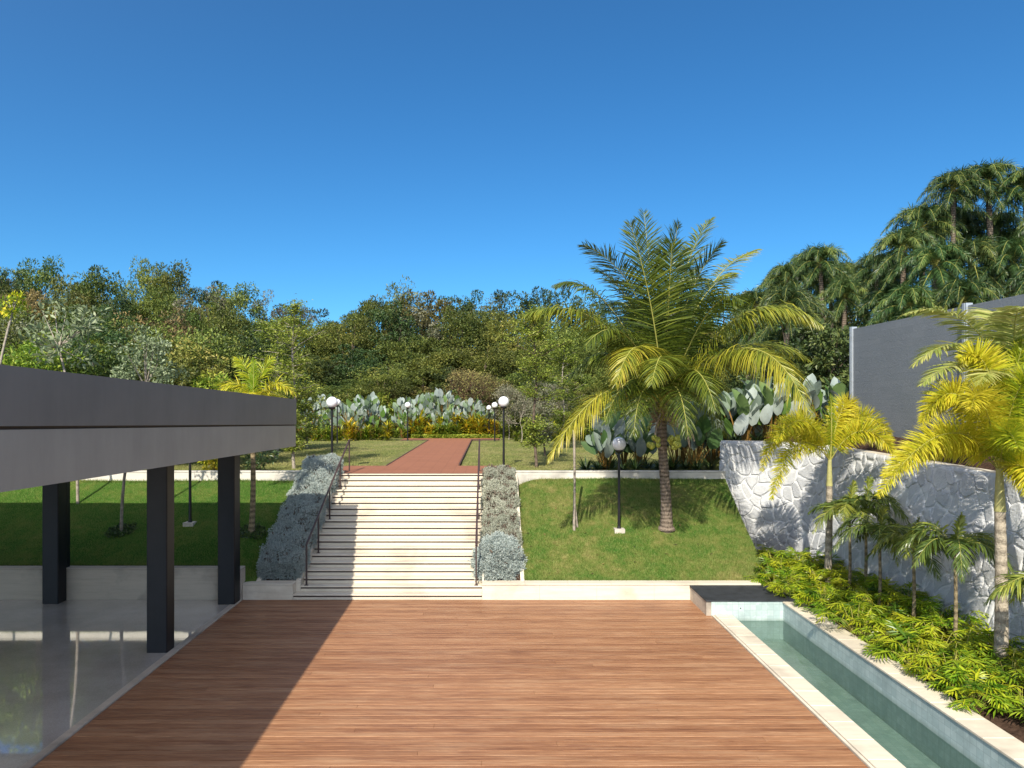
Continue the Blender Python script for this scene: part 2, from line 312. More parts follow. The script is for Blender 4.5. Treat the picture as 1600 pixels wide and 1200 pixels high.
# ------------------------------------------------------------------ geometry helpers
class Geo:
    def __init__(s): s.V = []; s.Fc = []; s.n = 0
    def add(s, V, Fa, mat=0, tint=0.5, smooth=False):
        V = np.asarray(V, float).reshape(-1, 3)
        t = np.full(len(V), tint) if np.isscalar(tint) else np.asarray(tint, float)
        s.V.append((V, t))
        Fl = [Fa] if isinstance(Fa, np.ndarray) else ([np.asarray([f], int) for f in Fa] if len(set(map(len, Fa))) > 1 else [np.asarray(Fa, int)])
        for f in Fl: s.Fc.append((f + s.n, mat, smooth))
        s.n += len(V); return s
    def mesh(s, name, mats):
        V = np.concatenate([v for v, _ in s.V]); T = np.concatenate([t for _, t in s.V])
        me = bpy.data.meshes.new(name)
        loops = np.concatenate([f.ravel() for f, _, _ in s.Fc]).astype(np.int32)
        tot = np.concatenate([np.full(len(f), f.shape[1]) for f, _, _ in s.Fc]).astype(np.int32)
        start = np.concatenate([[0], np.cumsum(tot)[:-1]]).astype(np.int32)
        mi = np.concatenate([np.full(len(f), m) for f, m, _ in s.Fc]).astype(np.int32)
        sm = np.concatenate([np.full(len(f), k) for f, _, k in s.Fc]).astype(bool)
        me.vertices.add(len(V)); me.vertices.foreach_set('co', V.astype(np.float32).ravel())
        me.loops.add(len(loops)); me.loops.foreach_set('vertex_index', loops)
        me.polygons.add(len(tot)); me.polygons.foreach_set('loop_start', start); me.polygons.foreach_set('loop_total', tot)
        me.polygons.foreach_set('material_index', mi); me.polygons.foreach_set('use_smooth', sm)
        at_ = me.attributes.new('tint', 'FLOAT', 'POINT'); at_.data.foreach_set('value', T.astype(np.float32))
        for m in mats: me.materials.append(m)
        me.update(calc_edges=True); me.validate(); return me
    def obj(s, name, mats, parent=None, loc=None):
        if not isinstance(mats, (list, tuple)): mats = [mats]
        o = bpy.data.objects.new(name, s.mesh(name, mats)); COL.objects.link(o)
        if parent is not None: o.parent = parent
        if loc is not None: o.location = loc
        return o
    def box(s, x0, x1, y0, y1, z0, z1, mat=0, tint=.5):
        V = [(x, y, z) for z in (z0, z1) for y in (y0, y1) for x in (x0, x1)]
        s.add(V, np.array([[0, 2, 3, 1], [4, 5, 7, 6], [0, 1, 5, 4], [2, 6, 7, 3], [0, 4, 6, 2], [1, 3, 7, 5]]), mat, tint); return s
    def bbox(s, x0, x1, y0, y1, z0, z1, b=.008, mat=0, tint=.5):
        """box with a chamfered top edge"""
        V = [(x0, y0, z0), (x1, y0, z0), (x1, y1, z0), (x0, y1, z0), (x0, y0, z1-b), (x1, y0, z1-b), (x1, y1, z1-b), (x0, y1, z1-b),
             (x0+b, y0+b, z1), (x1-b, y0+b, z1), (x1-b, y1-b, z1), (x0+b, y1-b, z1)]
        s.add(V, np.array([[3, 2, 1, 0], [0, 1, 5, 4], [1, 2, 6, 5], [2, 3, 7, 6], [3, 0, 4, 7], [4, 5, 9, 8], [5, 6, 10, 9], [6, 7, 11, 10], [7, 4, 8, 11], [8, 9, 10, 11]]), mat, tint); return s
    def tube(s, pts, rad, sides=8, mat=0, tint=.5, cap=True, smooth=True):
        pts = np.asarray(pts, float); n = len(pts); rad = np.full(n, rad) if np.isscalar(rad) else np.asarray(rad, float)
        T = np.gradient(pts, axis=0); T /= np.linalg.norm(T, axis=1)[:, None]+1e-9
        ref = np.array([0, 0, 1.0]) if abs(T[0][2]) < .9 else np.array([1.0, 0, 0])
        A = np.cross(T, ref); A /= np.linalg.norm(A, axis=1)[:, None]+1e-9; B = np.cross(T, A)
        ang = np.arange(sides)/sides*2*math.pi
        V = pts[:, None, :]+rad[:, None, None]*(np.cos(ang)[None, :, None]*A[:, None, :]+np.sin(ang)[None, :, None]*B[:, None, :])
        i = np.arange(n-1)[:, None]*sides; j = np.arange(sides)[None, :]; j2 = (j+1) % sides
        Q = np.stack([i+j, i+sides+j, i+sides+j2, i+j2], -1).reshape(-1, 4)
        s.add(V.reshape(-1, 3), Q, mat, tint, smooth)
        if cap:
            s.add(V[-1], np.arange(sides)[None, :], mat, tint); s.add(V[0], np.arange(sides)[::-1][None, :], mat, tint)
        return s
    def leaves(s, P, D, N, L, Wd, mat=0, tint=.5, fold=.15):
        """diamond leaves, one quad pair each, numpy arrays"""
        n = len(P); D = D/(np.linalg.norm(D, axis=1)[:, None]+1e-9)
        Sd = np.cross(D, N); Sd /= np.linalg.norm(Sd, axis=1)[:, None]+1e-9; Nn = np.cross(Sd, D)
        L = np.broadcast_to(L, n)[:, None]; Wd = np.broadcast_to(Wd, n)[:, None]
        V = np.stack([P, P+D*L*.45+Sd*Wd*.5+Nn*Wd*fold, P+D*L-Nn*L*.1, P+D*L*.45-Sd*Wd*.5+Nn*Wd*fold], 1)
        q = np.arange(n)[:, None]*4
        t = np.full(n, tint) if np.isscalar(tint) else tint
        s.add(V.reshape(-1, 3), np.concatenate([q+[0, 1, 2], q+[0, 2, 3]]), mat, np.repeat(t, 4)); return s
    def sphere(s, c, r, mat=0, seg=20, rings=12, squash=1.0, tint=.5):
        th = np.linspace(0, math.pi, rings+1); ph = np.arange(seg)/seg*2*math.pi
        V = np.stack([np.sin(th)[:, None]*np.cos(ph)[None], np.sin(th)[:, None]*np.sin(ph)[None], np.cos(th)[:, None]*np.ones(seg)[None]*squash], -1)*r+np.asarray(c)
        i = np.arange(rings)[:, None]*seg; j = np.arange(seg)[None]; j2 = (j+1) % seg
        s.add(V.reshape(-1, 3), np.stack([i+j, i+seg+j, i+seg+j2, i+j2], -1).reshape(-1, 4), mat, tint, True); return s
    def grid(s, X, Y, Z, mat=0, tint=.5, smooth=True):
        a, b = X.shape; V = np.stack([X, Y, Z], -1).reshape(-1, 3)
        i = np.arange(a-1)[:, None]*b; j = np.arange(b-1)[None]
        s.add(V, np.stack([i+j, i+j+1, i+b+j+1, i+b+j], -1).reshape(-1, 4), mat, tint if np.isscalar(tint) else tint.ravel(), smooth); return s

def tag(o, label=None, cat=None, group=None, kind=None):
    if label: o['label'] = label
    if cat: o['category'] = cat
    if group: o['group'] = group
    if kind: o['kind'] = kind
    return o
def struct(o): o['kind'] = 'structure'; return o
def empty(name, loc, label=None, cat=None, group=None, rz=0, sc=1):
    o = bpy.data.objects.new(name, None); COL.objects.link(o); o.location = loc; o.rotation_euler.z = rz; o.scale = (sc, sc, sc)
    o.empty_display_size = .2
    return tag(o, label, cat, group)
def copy_tree(src, loc, rz=0, sc=1, label=None, mat=None):
    r = src.copy(); COL.objects.link(r); r.location = loc; r.rotation_euler = (0, 0, rz)
    r.scale = sc if isinstance(sc, tuple) else (sc, sc, sc)
    if label: r['label'] = label
    for ch in list(src.children):
        c = ch.copy(); COL.objects.link(c); c.parent = r
        if mat is not None and ch.name.startswith(('crown', 'foliage')):
            c.material_slots[0].link = 'OBJECT'; c.material_slots[0].material = mat
    return r
ORD = ['first', 'second', 'third', 'fourth', 'fifth', 'sixth', 'seventh', 'eighth', 'ninth', 'tenth', 'eleventh', 'twelfth', 'thirteenth', 'fourteenth', 'fifteenth', 'sixteenth', 'seventeenth', 'eighteenth', 'nineteenth', 'twentieth',
       'twenty-first', 'twenty-second', 'twenty-third', 'twenty-fourth', 'twenty-fifth', 'twenty-sixth', 'twenty-seventh', 'twenty-eighth', 'twenty-ninth', 'thirtieth', 'thirty-first', 'thirty-second', 'thirty-third', 'thirty-fourth', 'thirty-fifth', 'thirty-sixth']
def rnd_dirs(n):
    v = rng.normal(size=(n, 3)); return v/np.linalg.norm(v, axis=1)[:, None]
def nz(x, y, seed=0.0):
    return (np.sin(x*1.3+seed)+np.sin(y*1.7+seed*2.1)+np.sin((x+y)*2.9+seed*.7)*.5+np.sin((x-y)*4.3+seed)*.3)/2.8

# ------------------------------------------------------------------ THE SETTING
Z_UP = 2.95; Y0 = 19.05; NST = 19; RISE = Z_UP/NST; RUN = .30; Y1 = Y0+RUN*(NST-1)   # 24.45
XW_L = -30.0
# under-sheet reaching the horizon and the plateau
struct(Geo().add([(-3000, -3000, -1.3), (3000, -3000, -1.3), (3000, 3000, -1.3), (-3000, 3000, -1.3)], np.array([[0, 1, 2, 3]])).obj('ground', M['soil']))
g = Geo()
def flat(g, x0, x1, y0, y1, z): g.add([(x0, y0, z), (x1, y0, z), (x1, y1, z), (x0, y1, z)], np.array([[0, 1, 2, 3]]))
flat(g, -3000, 3000, 52, 3000, 2.9); flat(g, -3000, -45, -3000, 52, 2.9); flat(g, 30, 3000, -3000, 52, 2.9)
struct(g.obj('woodland_floor', M['soil']))
g = Geo()
xs = np.linspace(-45, 30, 150); ys = np.linspace(24.72, 52, 60); X, Yg = np.meshgrid(xs, ys)
Z = 2.93+.03*nz(X, Yg)*np.clip((Yg-25)/3, 0, 1)
def bankrise(X, Yg): return np.clip((X-8.55)/1.2, 0, 1)*np.clip((33-Yg)/6, 0, 1)*1.1
g.grid(X, Yg, Z+bankrise(X, Yg)); struct(g.obj('upper_lawn', M['lawn_dry']))
# lawns on the slope
def xr_right(Y): return np.interp(Y, [19.2, 19.45, 20.2, 22, 24.3, 24.45], [7.5, 7.65, 8.02, 8.15, 8.40, 8.42])
def z_right(X, Y):
    z = .44+(Y-19.4)*.462
    z = z-.28*np.clip((1.9-X)/1.0, 0, 1)**2*np.clip((Y-22.3)/2, 0, 1)
    return z+.03*nz(X*.9, Y*.9, 3)*np.clip((Y-19.5)*2, 0, 1)
def z_left(X, Y): return .86+(Y-19.25)*.355+.03*nz(X*.8, Y*.8, 5)*np.clip((Y-19.4)*2, 0, 1)-.44*np.clip((X+7.3)/.45, 0, 1)*np.clip(1-(Y-19.2)/3.0, 0, 1)
t = np.linspace(0, 1, 90)[None, :]; ys = np.linspace(19.28, 24.45, 70)[:, None]
X = .97+t*(xr_right(ys)-.97); Yg = ys+0*t; g = Geo(); g.grid(X, Yg, z_right(X, Yg))
struct(g.obj('right_slope_lawn', M['lawn']))
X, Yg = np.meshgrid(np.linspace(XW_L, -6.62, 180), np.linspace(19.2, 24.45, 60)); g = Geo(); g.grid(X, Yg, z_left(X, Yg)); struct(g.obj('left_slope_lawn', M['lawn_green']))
# embankment of soil from lawn edge down to the bed
ys = np.linspace(19.2, 24.45, 40)[:, None]; u = np.linspace(0, 1, 6)[None, :]
xr = xr_right(ys); zr = z_right(xr, ys)
g = Geo(); g.grid(xr-.02+u*.35+0*ys, ys+0*u, (zr-.02)*(1-u)+.25*u+.03*nz((xr+u)*9, ys*8)*u); struct(g.obj('soil_bank', M['soil']))
# planting bed
X, Yg = np.meshgrid(np.linspace(8.1, 12.6, 90), np.linspace(2, 24.8, 300)); g = Geo(); g.grid(X, Yg, .30+.035*nz(X*7, Yg*7)+rng.normal(0, .012, X.shape)); g_bed = g
X, Yg = np.meshgrid(np.linspace(7.55, 8.1, 14), np.linspace(17.7, 24.4, 60)); g.grid(X, Yg, .30+.03*nz(X*7, Yg*7))
struct(g.obj('planting_bed', M['soil']))

# grass blades (nobody could count them)
def blades(name, X, Y, zf, mat, h=.055, w=.011, label=''):
    n = len(X); z = zf(X, Y); P = np.stack([X, Y, z-.004], 1)
    D = rng.normal(0, .45, (n, 3)); D[:, 2] = 1; D /= np.linalg.norm(D, axis=1)[:, None]
    a = rng.uniform(0, 2*math.pi, n); Sd = np.stack([np.cos(a), np.sin(a), 0*a], 1)*w*.5*rng.uniform(.7, 1.4, n)[:, None]
    tip = P+D*(h*rng.uniform(.5, 1.3, n))[:, None]
    V = np.stack([P-Sd, P+Sd, tip], 1).reshape(-1, 3); q = np.arange(n)[:, None]*3
    g = Geo(); g.add(V, q+[0, 1, 2], 0, np.repeat(rng.uniform(0, 1, n), 3)); o = g.obj(name, mat)
    return tag(o, label, 'grass', kind='stuff')
n = 120000; Yb = rng.uniform(19.35, 24.4, n); Xb = .99+rng.uniform(0, 1, n)*(xr_right(Yb)-1.0)
blades('grass', Xb, Yb, z_right, M['blade'], .065, .013, label='short sunlit grass covering the slope below the coconut palm')
n = 90000; Yb = rng.uniform(19.32, 24.4, n); Xb = -6.68-rng.uniform(0, 1, n)**1.2*12
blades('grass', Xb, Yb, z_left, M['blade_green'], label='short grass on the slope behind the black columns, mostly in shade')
n = 110000; Yb = 24.75+rng.uniform(0, 1, n)**1.6*26; Xb = rng.uniform(-.50, .38, n)*Yb+.5
ok = ~((Xb > -7.2) & (Xb < .85) & (Yb < 27.6)) & ~((Xb > -4.6) & (Xb < -1.1)) & ~((Yb > 45.7) & (Yb < 49) & (Xb > -6.3) & (Xb < 1)) & (Xb < 8.4)
blades('grass', Xb[ok], Yb[ok], lambda X, Y: 2.94+.03*nz(X, Y)*np.clip((Y-25)/3, 0, 1), M['blade_dry'], .06, .018, 'short yellowish grass on the upper level either side of the red path')

# ragged longer tufts along the lawn edges
n = 9000; q = rng.uniform(0, 1, n); side = rng.integers(0, 3, n)
Ye = np.where(side == 0, 24.36+rng.normal(0, .04, n), np.where(side == 1, 19.41+np.abs(rng.normal(0, .03, n)), 19.4+q*4.95)); Xe = np.where(side == 2, .985+np.abs(rng.normal(0, .02, n)), 1.0+q*6.6)
blades('grass', Xe, np.minimum(Ye, 24.43), z_right, M['blade'], .10, .013, 'longer ragged grass along the edges of the sunlit lawn')
n = 9000; q = rng.uniform(0, 1, n); side = rng.integers(0, 2, n)
Ye = np.where(side == 0, 24.36+rng.normal(0, .04, n), 19.31+np.abs(rng.normal(0, .03, n))); Xe = -7.0-q*13
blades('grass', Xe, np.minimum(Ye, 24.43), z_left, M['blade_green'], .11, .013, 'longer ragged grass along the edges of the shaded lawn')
# deck
g = Geo(); y = 1.5; k = 0
while y < Y0-.001:
    y2 = min(y+.15, Y0); cuts = sorted([-6.9]+[random.uniform(-6, 5) for _ in range(random.choice((0, 1, 1)))]+[5.70])
    for a, b in zip(cuts, cuts[1:]):
        if b-a > .02: g.bbox(a, b-.003, y, y2-.012, -.035, random.uniform(-.0012, .0012), .003, 0, random.random())
    y = y2
struct(g.obj('timber_deck', M['deck']))
g = Geo(); flat(g, -6.9, 5.7, 1.5, Y0, -.036); struct(g.obj('deck_underlay', M['gap']))
# polished floor with edge strip
g = Geo(); flat(g, XW_L, -7.06, -4, 18.95, .025); struct(g.obj('granite_floor', M['granite']))
g = Geo()
yy = -4.0
while yy < Y0-.01:
    y2 = min(yy+1.2, Y0-.001); g.bbox(-7.06, -6.905, yy, y2-.004, -.06, .032, .006); yy = y2
struct(g.obj('floor_edge_strip', M['trav_grey']))
# upper red paving
g = Geo(); flat(g, -7.0, .80, Y1+.02, 27.45, Z_UP+.012); flat(g, -4.15, -1.28, 27.45, 46.2, Z_UP+.012); flat(g, -6.1, .65, 46.2, 48.6, Z_UP+.012)
struct(g.obj('red_path', M['red']))
g = Geo(); g.box(-1.28, -1.22, 27.5, 46.2, Z_UP-.03, Z_UP+.07); g.box(-4.21, -4.15, 27.5, 46.2, Z_UP-.03, Z_UP+.03)
g.box(-6.1, -4.15, 46.14, 46.2, Z_UP-.05, Z_UP+.05); g.box(-1.22, .65, 46.14, 46.2, Z_UP-.05, Z_UP+.08); struct(g.obj('path_edging', M['path_edge']))

# ------------------------------------------------------------------ staircase
st = empty('staircase', (-2.8, Y0, 0), 'wide flight of cream stone steps rising from the deck to the red path', 'staircase')
XL, XR = -5.37, -.23
for i in range(NST):
    ya = Y0+i*RUN; z = RISE*(i+1); xl = XL-.13 if i == 0 else XL
    yb = ya+RUN+.02 if i < NST-1 else ya+.28
    g = Geo(); g.bbox(xl, XR, ya-.03, yb, z-.035, z, .006)
    g.box(xl+.004, XR-.004, ya+.012, yb, z-.086, z-.035, 1)  # dark strip deepening the shadow line under the nosing
    g.box(xl+.002, XR-.002, ya, yb, z-RISE, z-.086)
    o = g.obj('step', [M['trav'], M['gap']], st); o.location = (2.8, -Y0, 0)

# ------------------------------------------------------------------ walls
def wall(name, label, x0, x1, y0, y1, z0, z1, mat, cop=.035, over=.02, seg=1.6, group=None):
    e = empty(name, ((x0+x1)/2, (y0+y1)/2, z0), label, 'wall', group)
    off = (-(x0+x1)/2, -(y0+y1)/2, -z0)
    g = Geo(); x = x0
    while x < x1-.01:
        x2 = min(x+seg, x1); g.box(x, x2-.003, y0, y1, z0, z1-cop-.012); x = x2
    g.box(x0+.01, x1-.01, y0+.015, y1, z1-cop-.012, z1-cop, 1)
    g.obj('wall_body', [mat, M['gap']], e, off)
    g = Geo(); x = x0
    while x < x1-.01:
        x2 = min(x+seg*.75, x1); g.bbox(x, x2-.003, y0-over, y1, z1-cop, z1, .006); x = x2
    g.obj('coping', mat, e, off); return e
wall('retaining_wall', 'low cream stone wall between the deck and the sunny lawn', XR+.004, 7.55, Y0, 19.4, -.1, .45, M['trav_wall'])
wall('retaining_wall', 'short low wall stub between the last black column and the steps', -6.90, -5.505, Y0, 19.4, -.1, .45, M['trav_wall'])
wall('retaining_wall', 'grey stained wall at the back of the polished floor behind the black columns', XW_L, -6.905, 18.96, 19.26, -.1, .90, M['trav_grey'])
wall('kerb_wall', 'pale kerb wall along the top of the lawn behind the coconut palm', XR+.004, 8.42, Y1, Y1+.24, 2.2, 3.05, M['curb'])
wall('kerb_wall', 'pale kerb wall along the top of the shaded lawn left of the steps', XW_L, -5.42, Y1, Y1+.24, 2.2, 3.05, M['curb'])
# sloped edging strips beside the hedges
def slope_strip(x0, x1, zoff, label):
    g = Geo(); N = 24; ya0 = 19.352
    for i in range(N):
        a = ya0+i*(Y1-ya0)/N; b = ya0+(i+1)*(Y1-ya0)/N-.004
        za, zb = [.45+(q-19.4)*(2.95-.45)/(Y1-19.4)+zoff for q in (a, b)]
        V = [(x0, a, za-.5), (x1, a, za-.5), (x1, b, zb-.5), (x0, b, zb-.5), (x0, a, za), (x1, a, za), (x1, b, zb), (x0, b, zb)]
        g.add(V, np.array([[3, 2, 1, 0], [4, 5, 6, 7], [0, 1, 5, 4], [2, 3, 7, 6], [0, 4, 7, 3], [1, 2, 6, 5]]))
    return tag(g.obj('stone_edging', M['trav_wall']), label, 'edging')
slope_strip(.86, .97, .02, 'narrow cream edging climbing between the silvery bushes and the sunny lawn')
slope_strip(-6.62, -6.50, .04, 'narrow cream edging climbing between the silvery hedge and the shaded lawn')
slope_strip(XR+.004, XR+.05, .03, 'narrow cream stringer between the steps and the silvery bushes')
slope_strip(-5.505, XL-.004, .03, 'narrow cream stringer between the steps and the silvery hedge')
g = Geo()
for x0, x1 in ((-6.50, -5.425), (XR+.05, .86)):
    X, Yg = np.meshgrid(np.linspace(x0, x1, 6), np.linspace(19.4, Y1, 20)); g.grid(X, Yg, .40+(Yg-19.4)*.495)
struct(g.obj('hedge_soil', M['soil']))

# curved stone wall with real relief
def voro(u, v, seed=3):
    iu = np.floor(u).astype(int); iv = np.floor(v).astype(int)
    f1 = np.full(u.shape, 9.); f2 = np.full(u.shape, 9.); cid = np.zeros(u.shape); du_ = np.zeros(u.shape); dv_ = np.zeros(u.shape)
    def h(a, b, k):
        x = np.sin(a*127.1+b*311.7+k*74.7+seed)*43758.5453; return x-np.floor(x)
    for a in (-1, 0, 1):
        for b in (-1, 0, 1):
            cu = iu+a; cv = iv+b; pu = cu+h(cu, cv, 1); pv = cv+h(cu, cv, 2)
            d = np.abs(u-pu)**1.6+np.abs(v-pv)**1.6; d = d**(1/1.6)
            c = h(cu, cv, 3); new = d < f1
            f2 = np.where(new, f1, np.minimum(f2, d)); cid = np.where(new, c, cid); du_ = np.where(new, u-pu, du_); dv_ = np.where(new, v-pv, dv_); f1 = np.where(new, d, f1)
    return f1, f2, cid, du_, dv_
def stone_wall():
    key = np.array([(8.30, 24.72), (8.44, 24.40), (9.0, 24.22), (9.5, 23.95), (9.95, 23.5), (10.2, 22.6), (10.38, 21), (10.5, 19), (10.6, 16), (10.65, 13), (10.65, 3)])
    # dense polyline
    seg = np.linalg.norm(np.diff(key, axis=0), axis=1); cum = np.concatenate([[0], np.cumsum(seg)])
    s = np.arange(0, cum[-1], .032); px = np.interp(s, cum, key[:, 0]); py = np.interp(s, cum, key[:, 1])
    k = np.ones(15)/15; pad = 7
    px = np.convolve(np.pad(px, pad, mode='edge'), k, 'valid'); py = np.convolve(np.pad(py, pad, mode='edge'), k, 'valid')
    tx = np.gradient(px); ty = np.gradient(py); L = np.hypot(tx, ty); nx = ty/L; ny = -tx/L      # outward (towards -X/-Y)
    z = np.arange(-.05, 4.16, .034); Sg, Zg = np.meshgrid(s, z, indexing='ij')
    wu = Sg/.36+.25*np.sin(Zg*3.1)+.12*np.sin(Sg*7+Zg*5); wv = Zg/.44+.25*np.sin(Sg*2.3)+.12*np.sin(Zg*9)
    f1, f2, cid, du, dv = voro(wu, wv)
    zt = np.interp(py, [12, 15, 21, 24], [3.86, 3.90, 4.05, 4.15])[:, None]; lean = np.interp(s, [0, 1.0, 3.2], [0, .05, .85])[:, None]
    e = np.clip((f2-f1)/.20, 0, 1); e = e*e*(3-2*e)
    c2 = np.sin(cid*91.7)*.5
    d = e*(.028+.034*cid)+e*(du*c2*.035+dv*np.sin(cid*47)*.03)+rng.normal(0, .0022, e.shape)+.004*nz(Sg*9, Zg*8)
    tt = np.clip((Zg-4.05)/.1, 0, 1); Zg = Zg*zt/4.15; d = d*(1-tt)-.03*tt
    d = d-lean*Zg/4.15          # the wall leans back into the bank
    X = px[:, None]+nx[:, None]*d; Y = py[:, None]+ny[:, None]*d; bx_ = px-nx*(.38+lean[:, 0]); by_ = py-ny*(.38+lean[:, 0])
    g = Geo(); g.grid(X, Y, Zg, 0, e*(.2+.8*cid), False)
    o_top = np.stack([X[:, -1], Y[:, -1], Zg[:, -1]], 1); o_b = np.stack([bx_, by_, zt[:, 0]-.02], 1)
    ob0 = np.stack([bx_, by_, 0*px+0], 1)
    m = len(s); q = np.arange(m-1)
    V = np.concatenate([o_top, o_b, ob0]); Fq = np.concatenate([np.stack([q, q+m, q+m+1, q+1], 1), np.stack([q+m, q+2*m, q+2*m+1, q+m+1], 1)])
    g.add(V, Fq, 1)
    # left end cap
    cap = np.concatenate([np.stack([X[0], Y[0], Zg[0]], 1), np.stack([0*z+px[0]-nx[0]*.38, 0*z+py[0]-ny[0]*.38, z], 1)]); n = len(z); r = np.arange(n-1)
    g.add(cap, np.stack([r, r+1, r+n+1, r+n], 1), 0)
    o = g.obj('stone_wall', [M['stone'], M['trav_wall']])
    tag(o, 'tall curved whitewashed rough stone wall behind the palm bed', 'wall'); return bx_, by_, zt[:, 0]
WBX, WBY, WBZ = stone_wall()
# raised bank behind the wall
ok = np.arange(len(WBX)) > 45; kx, ky, kz = WBX[ok][::6]-.06, WBY[ok][::6]-.02, WBZ[ok][::6]-.06
u = np.linspace(0, 1, 40)[None, :]; X = kx[:, None]+(31-kx[:, None])*u**1.8; Yg = ky[:, None]+np.clip(24.8-ky[:, None], 0, 9)*0*u+0*u
g = Geo(); g.grid(X, Yg, kz[:, None]+(4.5-kz[:, None])*np.clip((X-kx[:, None])/1.2, 0, 1)+.03*nz(X*3, Yg*3)*np.clip(u*8, 0, 1)); struct(g.obj('raised_bank', M['soil']))
X, Yg = np.meshgrid(np.linspace(8.9, 10.9, 14), np.linspace(23.95, 24.8, 8)); g = Geo(); g.grid(X, np.maximum(Yg, 24.45-.5*np.clip(X-9.2, 0, 1.2)), 4.05+0*X); struct(g.obj('raised_bank_corner', M['soil']))

# noise barrier fence
fe = empty('barrier_fence', (12.6, 16, 4.5), 'tall blue-grey panel barrier on the bank above the stone wall', 'fence')
ysf = [23.75, 18.07, 12.4, 6.75, 1.1]
for a, b in zip(ysf, ysf[1:]):
    g = Geo(); g.box(12.59, 12.67, b+.06, a-.06, 4.3, 8.06)
    g.obj('barrier_panel', M['barrier'], fe, (-12.6, -16, -4.5))
for yv in ysf:
    g = Geo(); g.box(12.54, 12.72, yv-.07, yv+.07, 4.2, 8.13); g.box(12.525, 12.54, yv-.02, yv+.07, 4.2, 8.13)
    g.obj('post', M['barrier_post'], fe, (-12.6, -16, -4.5))
g = Geo(); g.tube([(12.4, 18.8, 4.2), (12.4, 18.8, 6.5)], .035, 10); g.tube([(12.4, 18.8, 6.5), (12.4, 18.8, 6.53)], .05, 10); tag(g.obj('slim_post', M['blue_post']), 'slim dark blue post standing in front of the grey barrier', 'post')

# ------------------------------------------------------------------ pavilion
pv = empty('pavilion', (-9, 10, 0), 'flat roofed grey pavilion on black columns at the left of the deck', 'building')
off = (9, -10, 0)
def lerpz(Y, zf, zn): return zf+(18.96-Y)*(zn-zf)/(18.96-7.5)
def slab(name, mat, xr_, zf0, zf1, zn0, zn1, yfar, inset=0.0, hollow=.5):
    g = Geo(); Yn = 3.0
    a0, a1 = lerpz(Yn, zf0, zn0), lerpz(Yn, zf1, zn1); N = 12
    ysl = np.linspace(yfar, Yn, N)
    for k in range(N-1):
        ya, yb = ysl[k], ysl[k+1]
        V = []
        for yq in (ya, yb):
            for x in (XW_L-1, xr_):
                V += [(x, yq, lerpz(yq, zf0, zn0)), (x, yq, lerpz(yq, zf1, zn1))]
        # order: a-left-bot, a-left-top, a-right-bot, a-right-top, b...
        Fq = [[2, 3, 7, 6], [1, 5, 7, 3], [0, 2, 6, 4], [0, 4, 5, 1]]
        if k == 0: Fq.append([0, 1, 3, 2])
        if k == N-2: Fq.append([4, 6, 7, 5])
        g.add(V, np.array(Fq))
    return g.obj(name, mat, pv, off)
slab('lower_fascia', M['fascia_low'], -5.400, 4.29, 4.86, 4.51, 5.20, 18.96)
g = Geo(); za, zb_ = lerpz(18.8, 4.29, 4.51)-.012, lerpz(3.1, 4.29, 4.51)-.012
g.add([(XW_L, 18.8, za), (-5.55, 18.8, za), (-5.55, 3.1, zb_), (XW_L, 3.1, zb_)], np.array([[0, 1, 2, 3]])); g.obj('bounce_ceiling', M['globe'], pv, off)  # unseen white sheet added to bounce light onto the floor
slab('shadow_groove', M['gap'], -5.425, 4.86, 4.89, 5.20, 5.24, 18.93)
slab('upper_fascia', M['fascia_top'], -5.385, 4.89, 5.59, 5.24, 5.92, 18.975)
def column(x0, x1, y0, y1, zt=4.6, zb=0.0):
    g = Geo(); c = .02
    pts = [(x0+c, y0), (x1-c, y0), (x1, y0+c), (x1, y1-c), (x1-c, y1), (x0+c, y1), (x0, y1-c), (x0, y0+c)]
    V = [(x, y, zb) for x, y in pts]+[(x, y, zt) for x, y in pts]
    g.add(V, np.array([[i, (i+1) % 8, (i+1) % 8+8, i+8] for i in range(8)])); return g
column(-7.39, -6.94, 18.86, 18.955).obj  # (dimension check only)
column(-7.39, -6.93, 18.50, 18.93).obj('column', M['column'], pv, off)
column(-7.52, -7.07, 14.93, 15.30).obj('column', M['column'], pv, off)
column(-12.18, -11.74, 18.55, 18.93).obj('column', M['column'], pv, off)
column(-12.2, -11.75, 14.9, 15.3).obj('column', M['column'], pv, off)
column(-7.52, -7.07, 3.4, 3.8).obj('column', M['column'], pv, off)
column(-12.2, -11.75, 3.4, 3.8).obj('column', M['column'], pv, off)
column(-11.98, -11.80, 19.0, 19.2, 4.6, .9).obj('slim_column', M['column'], pv, off)

# ------------------------------------------------------------------ pool
PX0, PX1, PYF, PYN = 6.20, 7.55, 17.6, 3.0
g = Geo(); flat(g, PX0, PX1, PYN, PYF, -.62); struct(g.obj('pool_floor', M['tile_floor']))
g = Geo(); flat(g, PX0+.001, PX1-.001, PYN, PYF-.001, -.12); struct(g.obj('pool_water', M['water']))
pl = empty('pool', (6.9, 10, 0), 'long narrow tiled pool beside the deck with raised far edge', 'pool'); off = (-6.9, -10, 0)
g = Geo(); g.box(6.08, PX0, PYN, PYF, -.7, -.005); g.box(PX1, PX1+.12, PYN, PYF+.01, -.7, .335); g.obj('side_wall', M['tile_wall'], pl, off)
g = Geo(); g.box(5.70, 7.9, PYF, PYF+.1, -.7, .372); g.obj('end_wall', M['tile_wall'], pl, off)
g = Geo(); yy = PYN
while yy < PYF-.01:
    y2 = min(yy+.62, PYF-.002); g.bbox(5.775, 6.225, yy, y2-.004, -.02, .045, .012); g.bbox(5.71, 5.765, yy, y2-.004, -.04, .028, .006); yy = y2
g.obj('coping', M['trav'], pl, off)
g = Geo(); yy = PYN
while yy < PYF+.35:
    y2 = yy+.62; g.bbox(7.53, 8.02, yy, y2-.004, .335, .375, .01); yy = y2
